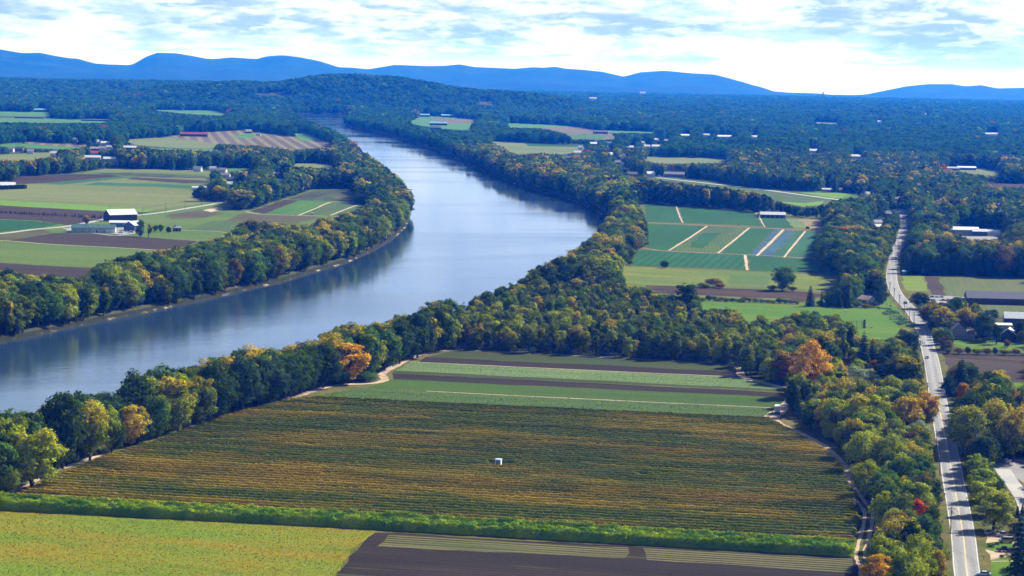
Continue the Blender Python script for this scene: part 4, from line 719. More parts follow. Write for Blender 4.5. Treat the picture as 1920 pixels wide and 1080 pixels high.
# ------------------------------------------------------------------ person beside the truck
def person(px, py, face, shirt, trous, label, sc_=1.0, arm=0.3):
    x, y = g(px, py); root = empty('person', (x, y, zat(x, y)), R(face), label, 'person')
    V = [(0, 0, .95), (0, 0, 1.2), (0, .01, 1.42), (0, .01, 1.52), (0, .03, 1.64), (0, .03, 1.76), (.10, 0, .9), (.12, .03, .5), (.12, 0, .09), (.12, .16, .05), (-.10, 0, .9), (-.12, -.03, .5), (-.12, 0, .09), (-.12, .16, .05),
         (.19, 0, 1.42), (.25, .02, 1.14), (.24, arm * .6, .92 + arm * .3), (.24, arm * .8, .86 + arm * .4), (-.19, 0, 1.42), (-.25, .02, 1.14), (-.24, arm * .6, .92 + arm * .3), (-.24, arm * .8, .86 + arm * .4)]
    E = [(0, 1), (1, 2), (2, 3), (3, 4), (4, 5), (0, 6), (6, 7), (7, 8), (8, 9), (0, 10), (10, 11), (11, 12), (12, 13), (2, 14), (14, 15), (15, 16), (16, 17), (2, 18), (18, 19), (19, 20), (20, 21)]
    rad = [.14, .13, .14, .06, .10, .07, .09, .065, .045, .04, .09, .065, .045, .04, .06, .045, .035, .03, .06, .045, .035, .03]
    def skin(name, keep, grow, mat, par):
        idx = [i for i in range(len(V)) if keep(i)]; mp = {a: b for b, a in enumerate(idx)}; me = bpy.data.meshes.new(name)
        me.from_pydata([tuple(c * sc_ for c in V[i]) for i in idx], [(mp[a], mp[b]) for a, b in E if a in mp and b in mp], []); o = bpy.data.objects.new(name, me); COL.objects.link(o); o.parent = par; me.materials.append(mat)
        me.skin_vertices or None
        o.modifiers.new('skin', 'SKIN'); o.modifiers.new('sub', 'SUBSURF').levels = 1; bpy.context.view_layer.objects.active = o
        if not me.skin_vertices: 
            o.select_set(True); bpy.ops.mesh.customdata_skin_add()
        for k, i in enumerate(idx): me.skin_vertices[0].data[k].radius = ((rad[i] + grow) * sc_,) * 2; me.skin_vertices[0].data[k].use_root = (k == 0)
        o.modifiers['sub'].render_levels = 1; return o
    skin('body', lambda i: True, 0, paint('skin', (0.42, 0.24, 0.16)), root); skin('shirt', lambda i: i in (0, 1, 2, 14, 15, 18, 19), .015, paint('shirt_' + label[:9], shirt, 0.9), root); skin('trousers', lambda i: i in (0, 6, 7, 8, 10, 11, 12), .018, paint('trousers', trous, 0.9), root)
    m = MB(); m.tube((0, .01 * sc_, 1.68 * sc_), (0, .0, 1.80 * sc_), .115 * sc_, .09 * sc_, 10); m.build('hair', paint('hair', (0.03, 0.02, 0.015)), root); return root
person(1449, 776, -70, (0.03, 0.04, 0.05), (0.05, 0.07, 0.10), 'person in dark clothes standing left of the white box truck')
person(1383.5, 424, 30, (0.08, 0.5, 0.45), (0.10, 0.12, 0.16), 'person in a teal top standing on the pale path between green fields', 1.1); person(1386.5, 424.5, -30, (0.75, 0.75, 0.74), (0.05, 0.05, 0.06), 'person in a white top standing on the pale path between green fields', 1.1)
# small farm things
x_, y_ = g(1514, 429.5); ct = empty('farm_cart', (x_, y_, zat(x_, y_)), R(10), 'small dark cart standing on the tan soil patch', 'cart'); m = MB(); m.box(-1.4, 1.4, -1, 1, .7, 2.3); m.build('bin', paint('cart_dark', (0.06, 0.07, 0.08)), ct)
for sx in (-1, 1): m = MB(); m.tube((sx * .9, -1.02, .4), (sx * .9, 1.02, .4), .4, .4, 10); m.build('wheel', TYRE, ct)
x_, y_ = g(585.5, 402.5); ct = empty('water_tank', (x_, y_, zat(x_, y_)), 0, 'white tank on skids at the edge of the left bank crop', 'tank'); m = MB(); m.tube((-1.2, 0, 1.1), (1.2, 0, 1.1), .8, .8, 12); m.build('drum', TRIM, ct); m = MB(); m.box(-1.3, 1.3, -.6, -.4, 0, .35); m.box(-1.3, 1.3, .4, .6, 0, .35); m.build('skid', DARKDOOR, ct)
# soccer goal, batting cage posts, white drums on the lawn
def goal(px, py, rot, label):
    x, y = g(px, py); r_ = empty('soccer_goal', (x, y, zat(x, y)), R(rot), label, 'soccer goal'); m = MB(); m.tube((-2.7, 0, 0), (-2.7, 0, 2.2), .08); m.tube((2.7, 0, 0), (2.7, 0, 2.2), .08); m.tube((-2.7, 0, 2.2), (2.7, 0, 2.2), .08); m.build('frame', TRIM, r_)
    m = MB()
    for s_ in (-2.7, 2.7): m.tube((s_, 0, 2.2), (s_, 1.4, 0), .05)
    m.tube((-2.7, 1.4, 0), (2.7, 1.4, 0), .06); m.build('back_frame', TRIM, r_); m = MB()
    for i in range(12): a_ = -2.6 + i * 5.2 / 11; m.tube((a_, 0.02, 2.15), (a_, 1.38, 0.03), .02, n=4)
    m.build('net', TRIM, r_)
goal(1586, 588, 75, 'white soccer goal on the lawn below the dark conifers'); goal(1416, 569, 5, 'white soccer goal at the upper edge of the lawn'); goal(1643, 643, 35, 'white soccer goal at the lower edge of the lawn by the conifer')
x_, y_ = g(1608, 616); bc = empty('batting_cage', (x_, y_, zat(x_, y_)), R(3), 'dark wire batting cage with posts on the lawn', 'batting cage')
POST = paint('grey_post', (0.10, 0.11, 0.12), 0.7)
for k in range(4):
    for yy in (0, 4): m = MB(); m.tube((-6 + k * 3, yy, 0), (-6 + k * 3, yy, 4), .09); m.build('post', POST, bc)
m = MB()
for k in range(25): m.tube((-6 + k * .375, 0, 0.05), (-6 + k * .375, 0, 3.95), .02, n=4)
m.tube((-6, 0, 4), (3, 0, 4), .06); m.tube((-6, 4, 4), (3, 4, 4), .06); m.build('netting', POST, bc); m = MB(); m.box(3.4, 4.6, -.6, .6, 0, 5.2); m.build('backstop_panel', paint('dark_panel', (0.08, 0.13, 0.12)), bc)
for k, (a_, b_, lb) in enumerate(((1620, 615, 'white round bale leftmost of three beside the batting cage'), (1625, 614, 'white round bale in the middle of three beside the cage'), (1633.5, 616, 'white round bale rightmost of three beside the cage'))):
    x_, y_ = g(a_, b_); m = MB(); m.tube((-.5, 0, .6), (.5, 0, .6), .62, .62, 14); m.tube((.5, 0, .6), (.56, 0, .6), .5, .4, 14); o = m.build('wrapped_bale', TRIM, None, bevel=.04); o.location = (x_, y_, zat(x_, y_)); tag(o, lb, 'bale', 'white bales on the lawn')
# sign and mailbox at the driveway
x_, y_ = g(1869, 1027); sg = empty('yard_sign', (x_, y_, zat(x_, y_)), R(8), 'grey green sign board on two posts between the driveways', 'sign'); m = MB(); m.box(-.75, .75, -.04, .04, .7, 1.7); m.build('board', paint('sign_board', (0.22, 0.27, 0.26)), sg)
for s_ in (-.7, .7): m = MB(); m.box(s_ - .05, s_ + .05, .042, .12, 0, 1.85); m.build('post', TRIM, sg)
x_, y_ = g(1844, 1052); mb_ = empty('mailbox', (x_, y_, zat(x_, y_)), R(20), 'dark mailbox on a wooden post at the driveway mouth', 'mailbox'); m = MB(); m.box(-.06, .06, -.06, .06, 0, 1.05); m.build('post', paint('old_wood', (0.16, 0.12, 0.09), 0.9), mb_); m = MB(); m.prism([(-.15, 1.053), (.15, 1.053), (.15, 1.25), (0, 1.36), (-.15, 1.25)], -.28, .28); m.build('box', DARKDOOR, mb_)
# ------------------------------------------------------------------ utility poles and lines
WOOD = paint('pole_wood', (0.13, 0.095, 0.07), 0.9); INS = paint('insulator', (0.3, 0.3, 0.3), 0.3); WIRE = paint('wire', (0.03, 0.03, 0.03), 0.6)
proto_pole = None
def upole(px, py, rot, label, group, h=10.5):
    global proto_pole
    x, y = g(px, py)
    if proto_pole is None:
        r_ = empty('utility_pole', (x, y, 0), R(rot)); m = MB(); m.tube((0, 0, -.5), (0, 0, 10.5), .19, .12, 8); m.build('post', WOOD, r_); m = MB(); m.box(-1.3, 1.3, -.16, -.02, 9.7, 9.85); ca = m.build('crossarm', WOOD, r_)
        for s_ in (-1.2, -.5, .5, 1.2): m = MB(); m.tube((s_, -.09, 9.853), (s_, -.09, 10.1), .05, .035, 6); m.build('insulator', INS, ca)
        m = MB(); m.tube((.3, 0, 8.0), (.3, 0, 9.0), .22, .22, 8); m.build('transformer', INS, r_); proto_pole = r_
    else:
        r_ = proto_pole.copy(); COL.objects.link(r_)
        for c in proto_pole.children:
            d = c.copy(); COL.objects.link(d); d.parent = r_
            for e_ in c.children: f_ = e_.copy(); COL.objects.link(f_); f_.parent = d
        r_.location = (x, y, 0); r_.rotation_euler = (0, 0, R(rot))
    r_.scale = (1, 1, h / 10.5); tag(r_, label, 'utility pole', group); return (x, y, h * .945, R(rot))
def lines(A, label, group=None, r=.035):
    m = MB()
    for a, b2 in zip(A[:-1], A[1:]):
        for s_ in (-1.2, .5, 1.2):
            p = Vector((a[0] + s_ * math.cos(a[3]), a[1] + s_ * math.sin(a[3]), a[2])); q = Vector((b2[0] + s_ * math.cos(b2[3]), b2[1] + s_ * math.sin(b2[3]), b2[2])); last = p
            for i in range(1, 9): t_ = i / 8; c = p.lerp(q, t_) - Vector((0, 0, 4 * t_ * (1 - t_) * 1.2)); m.tube(last, c, r, n=3); last = c
    o = m.build('power_line', WIRE); tag(o, label, 'power line', group)
ORD = ['nearest the viewer', 'second from the viewer', 'third from the viewer', 'fourth from the viewer', 'fifth from the viewer', 'sixth from the viewer', 'seventh from the viewer', 'eighth from the viewer', 'ninth from the viewer', 'tenth from the viewer', 'eleventh from the viewer', 'farthest from the viewer']
MP = [(1782, 1003), (1762, 893), (1755, 850), (1738, 755), (1731, 710), (1724.5, 670), (1713.5, 614), (1705, 604), (1695, 592), (1685.5, 579), (1676, 566), (1668, 554)]
A = [upole(x_, y_, 8, 'wooden utility pole left of the main road, ' + ORD[i], 'utility poles left of the main road', 9.5) for i, (x_, y_) in enumerate(MP)]
sk = g(1783, 1190); A = [(sk[0] - 2, sk[1], 9, R(8))] + A; lines(A, 'black overhead wires along the left side of the main road')
E1 = upole(1901, 1072, 60, 'wooden utility pole at the right edge beside the big spruce', None, 10); lines([A[1], E1], 'black overhead wires crossing the road near the parked trucks')
MP = [(1684, 499), (1683.5, 478), (1692, 462), (1703, 425), (1704, 408)]; A = [upole(x_, y_, 8, 'wooden utility pole right of the far road, %s of five' % w_, 'utility poles right of the far road', 10) for (x_, y_), w_ in zip(MP, ('first', 'second', 'third', 'fourth', 'last'))]; lines(A, 'black overhead wires beside the far road')
MP = [(37, 432), (82, 425), (149, 417), (206, 400), (267, 405), (310, 398), (347, 393), (378, 385.5), (409, 380)]
A = [upole(x_, y_, 70, 'wooden utility pole on the left bank road, %s from the left edge' % w_, 'utility poles on the left bank road', 9.5) for (x_, y_), w_ in zip(MP, ('first', 'second', 'third', 'fourth', 'fifth', 'sixth', 'seventh', 'eighth', 'ninth'))]; lines(A[4:], 'black overhead wires along the left bank road')
# ------------------------------------------------------------------ plants: prototypes
def leaf_mat(name, inst):
    t = NT(name)
    if inst: a = t.n('ShaderNodeAttribute', attribute_type='INSTANCER', attribute_name='tint'); colr = a.outputs['Color']; al = a.outputs['Alpha']
    else: a = t.n('ShaderNodeObjectInfo'); colr = a.outputs['Color']; al = a.outputs['Alpha']
    v = t.coord(); z = t.n('ShaderNodeSeparateXYZ'); t.put(z.inputs[0], v)
    n = t.noise(v, 0.22, 3, 0.6); f = t.math('ADD', t.math('MULTIPLY', z.outputs['Z'], 0.045), t.math('MULTIPLY', n, 1.2))
    thr = t.math('SUBTRACT', 1.55, t.math('MULTIPLY', al, 1.0)); k = t.math('MULTIPLY', t.math('SUBTRACT', f, thr), 4.0, True); k = t.math('MULTIPLY', k, t.math('GREATER_THAN', al, 0.02))
    c = t.mix(k, colr, t.mix(t.ramp(al, 0.55, 0.8), (0.40, 0.33, 0.010), (0.55, 0.32, 0.006))); g_ = t.n('ShaderNodeNewGeometry'); ri = g_.outputs['Random Per Island']
    n2 = t.noise(v, 0.9, 2, 0.5); br = t.math('MULTIPLY', t.ramp(ri, 0, 1, 0.62, 1.45), t.ramp(n2, 0.3, 0.7, 0.72, 1.3)); x = t.n('ShaderNodeVectorMath', operation='SCALE'); t.put(x.inputs[0], c); t.put(x.inputs['Scale'], br)
    hs = t.n('ShaderNodeHueSaturation'); t.put(hs.inputs['Hue'], t.ramp(ri, 0, 1, 0.482, 0.515)); t.put(hs.inputs['Color'], x.outputs[0])
    d = t.n('ShaderNodeBsdfDiffuse'); t.put(d.inputs[0], hs.outputs[0]); tr = t.n('ShaderNodeBsdfTranslucent'); y = t.n('ShaderNodeVectorMath', operation='MULTIPLY'); t.put(y.inputs[0], hs.outputs[0]); y.inputs[1].default_value = (1.5, 1.35, 0.7); t.put(tr.inputs[0], y.outputs[0])
    mx = t.n('ShaderNodeMixShader'); mx.inputs[0].default_value = 0.28; t.t.links.new(d.outputs[0], mx.inputs[1]); t.t.links.new(tr.outputs[0], mx.inputs[2]); t.t.links.new(mx.outputs[0], t.out.inputs[0]); return t.m
LEAF_O = leaf_mat('foliage', False); LEAF_I = leaf_mat('forest_foliage', True); BARK = paint('bark', (0.09, 0.07, 0.055), 0.95, dirt=.4, scale=2)
def quads(C, Nn, S, rng, asp=0.75):
    n = len(C); Nn = Nn / (np.linalg.norm(Nn, axis=1, keepdims=True) + 1e-9); r_ = rng.normal(size=(n, 3)); T = np.cross(Nn, r_); T /= np.linalg.norm(T, axis=1, keepdims=True) + 1e-9; B = np.cross(Nn, T)
    S = np.asarray(S)[:, None]; j = lambda: rng.uniform(.7, 1.2, (n, 1))
    V = np.stack([C + T * S * j(), C + B * S * asp * j(), C - T * S * j(), C - B * S * asp * j()], 1).reshape(-1, 3); return V, np.arange(4 * n).reshape(n, 4)
def crown(kind, seed, nleaf, size):
    rng = np.random.default_rng(seed)
    if kind in ('spruce', 'arbor'):
        if kind == 'spruce':
            z = 1.0 + 19 * (1 - np.sqrt(rng.uniform(0, 1, nleaf))); lay = np.round(z / 1.25) * 1.25; rr = 4.4 * (1 - (z - 1) / 19.5) ** 0.85; th = rng.uniform(0, 2 * math.pi, nleaf)
            arm = 0.82 + 0.22 * np.sin(th * 5 + lay * 2.4 + seed) + 0.14 * np.sin(th * 11 + lay * 5); q = rng.uniform(.35, 1, nleaf) ** .5; r_ = rr * arm * q; zz = lay + (z - lay) * 0.45 - r_ * .28
            C = np.stack([r_ * np.cos(th), r_ * np.sin(th), np.maximum(zz, .3)], 1); Nn = np.stack([np.cos(th) * .5, np.sin(th) * .5, np.full(nleaf, .8)], 1) + rng.normal(size=(nleaf, 3)) * .35
        else:
            th = rng.uniform(0, 2 * math.pi, nleaf); z = rng.uniform(0.3, 19.6, nleaf); rr = 3.6 * np.sqrt(np.clip(1 - ((z - 7) / 12.8) ** 2, 0.01, 1)) * rng.uniform(.75, 1.05, nleaf)
            C = np.stack([rr * np.cos(th), rr * np.sin(th), z], 1); Nn = np.stack([np.cos(th), np.sin(th), .3 + 0 * th], 1) + rng.normal(size=(nleaf, 3)) * .35
        return quads(C, Nn, size * rng.uniform(.6, 1.3, nleaf), rng)
    spec = {'oak': (6.9, 9.7, 9.8, 38, 1.5, 3.0), 'maple': (6.0, 9.8, 9.7, 34, 1.4, 2.6), 'tall': (4.4, 9.9, 9.8, 30, 1.2, 2.3), 'poplar': (3.0, 9.8, 9.9, 22, 1.1, 1.9), 'pine': (4.4, 8.5, 11.5, 34, .8, 1.7), 'shrub': (12.0, 8.5, 9.5, 26, 3.0, 5.5), 'thin': (3.4, 8.2, 11.4, 20, .8, 1.7)}[kind]
    rx, rz, cz, nb, r0, r1 = spec; D = rng.normal(size=(nb, 3)); D /= np.linalg.norm(D, axis=1, keepdims=True); u = rng.uniform(.25, 1, nb) ** .5
    Cb = D * u[:, None] * np.array([rx - r1 * .6, rx - r1 * .6, rz - r1 * .5]) + np.array([0, 0, cz]); Cb[:, :2] *= (1.0 - .25 * np.clip((Cb[:, 2:3] - cz) / rz, 0, 1)); Cb[:, :2] += rng.normal(size=2) * .5
    rb = rng.uniform(r0, r1, nb) * (1.15 - .3 * np.abs(Cb[:, 2] - cz) / rz)
    ne = nb // 2; De = rng.normal(size=(ne, 3)); De[:, 2] = np.minimum(np.abs(De[:, 2]) * .9 - .3, .8); De /= np.linalg.norm(De, axis=1, keepdims=True)   # ragged sprays past the outline
    Cb = np.concatenate([Cb, De * rng.uniform(.82, .99, (ne, 1)) * np.array([rx, rx, rz * .97]) + np.array([0, 0, cz])]); rb = np.concatenate([rb, rng.uniform(.28, .5, ne) * r1]); nb += ne; w = rb ** 2; w /= w.sum(); bi = rng.choice(nb, nleaf, p=w)
    d = rng.normal(size=(nleaf, 3)); d /= np.linalg.norm(d, axis=1, keepdims=True); d[:, 2] = np.where((d[:, 2] < -.3) & (rng.uniform(size=nleaf) < .6), -d[:, 2], d[:, 2]); rad = rb[bi] * (rng.uniform(.45, 1.12, nleaf) ** .6)
    bump_ = 1 + .16 * np.sin(d[:, 0] * 9 + bi) * np.sin(d[:, 1] * 8 + 2 * bi) ; C = Cb[bi] + d * (rad * bump_)[:, None] * np.array([1, 1, .82 if kind != 'pine' else .45]); C[:, 2] = np.clip(C[:, 2], .4, 20)
    core = d + .55 * (C - np.array([0, 0, cz])) / np.array([rx, rx, rz]) + rng.normal(size=(nleaf, 3)) * .45 + np.array([0, 0, .25]); return quads(C, core, size * rng.uniform(.55, 1.35, nleaf), rng)
def trunk_mb(kind, seed):
    rr = random.Random(seed); m = MB()
    if kind in ('spruce', 'arbor'): m.tube((0, 0, -.5), (0, 0, 18), .35, .06, 6); return m
    if kind == 'shrub':
        for k in range(5): a = rr.uniform(0, 6.28); m.tube((0, 0, -.5), (6 * math.cos(a), 6 * math.sin(a), 11), .35, .12, 5)
        return m
    top = Vector((rr.uniform(-.6, .6), rr.uniform(-.6, .6), 8.5)); m.tube((0, 0, -.6), top, .48, .3, 7)
    for k in range(7): a = k * 0.9 + rr.uniform(0, .8); l = rr.uniform(2, 4.2); s_ = Vector((0, 0, 0)).lerp(top, rr.uniform(.45, 1)); m.tube(s_, s_ + Vector((l * math.cos(a), l * math.sin(a), rr.uniform(3, 6.5))), .2, .06, 5)
    m.tube(top, top + Vector((.3, .2, 7)), .28, .06, 6); return m
KINDS = ['oak', 'maple', 'tall', 'poplar', 'pine', 'spruce', 'arbor', 'shrub', 'thin']
RAD = dict(oak=6.6, maple=5.6, tall=4.2, poplar=3.1, pine=4.4, spruce=4.6, arbor=3.6, shrub=12.0, thin=3.4)
BANK = {}
for k in KINDS:
    BANK[k] = []
    for v in range({'oak': 5, 'maple': 4, 'tall': 3, 'spruce': 3, 'arbor': 1, 'shrub': 3, 'pine': 2, 'poplar': 3, 'thin': 3}[k]):
        sd = KINDS.index(k) * 100 + v; V, Fc = crown(k, sd, {'spruce': 4200, 'arbor': 2500, 'shrub': 3600, 'thin': 3000, 'poplar': 3800}.get(k, 5600), .40 if k != 'shrub' else .62)
        co = mesh_np('crown', V, Fc, LEAF_O); to = trunk_mb(k, sd).build('trunk', BARK); BANK[k].append((co.data, to.data, (V, Fc)))
        bpy.data.objects.remove(co); bpy.data.objects.remove(to)
# prototypes for the masses of trees nobody could count (three levels of leaf size)
src = bpy.data.collections.new('forest_sources'); SRC = []
def add_src(V, Fc, tme=None):
    V = np.array(V); Fc = np.array(Fc); me = bpy.data.meshes.new('forest_tree'); fl = [tuple(f) for f in Fc]; n0 = len(V); vv = [tuple(p) for p in V]
    if tme is not None: vv += [tuple(v_.co) for v_ in tme.vertices]; q0 = len(fl); fl += [tuple(n0 + i for i in p.vertices) for p in tme.polygons]
    me.from_pydata(vv, [], fl); me.materials.append(LEAF_I); me.materials.append(BARK)
    if tme is not None: mi = np.zeros(len(fl), np.int32); mi[q0:] = 1; me.polygons.foreach_set('material_index', mi)
    me.update(); o = bpy.data.objects.new('forest_tree_%03d' % len(SRC), me); src.objects.link(o); SRC.append(o); return len(SRC) - 1
IDX = {}
for k in KINDS:
    IDX[k, 0] = [add_src(b_[2][0], b_[2][1], b_[1]) for b_ in BANK[k]]
    if k == 'arbor': continue
    IDX[k, 1] = [add_src(*crown(k, 900 + v + 10 * KINDS.index(k), 1100, .85 if k != 'shrub' else 1.4)) for v in range(3)]
    IDX[k, 2] = [add_src(*crown(k, 700 + v + 10 * KINDS.index(k), 260, 1.7 if k != 'shrub' else 2.6)) for v in range(2)]
C_ = dict(dark=(.042, .080, .011), green=(.080, .160, .013), olive=(.125, .170, .008), yg=(.27, .32, .008), yellow=(.52, .35, .014), orange=(.50, .21, .008), red=(.50, .10, .018), brown=(.15, .115, .020), blue=(.040, .085, .036), silver=(.24, .31, .18), rust=(.22, .105, .016), lime=(.22, .30, .016))
CN = dict(dark='dark green', green='mid green', olive='olive green', yg='yellow green', yellow='golden yellow', orange='orange', red='bright red', brown='brownish', blue='bluish green', silver='silvery green', rust='rusty brown', lime='lime green')
KN = dict(oak='broad crowned tree', maple='rounded maple', tall='tall narrow tree', poplar='columnar poplar', pine='open crowned pine', spruce='conical spruce', arbor='columnar evergreen', shrub='low shrub', thin='slender young tree')
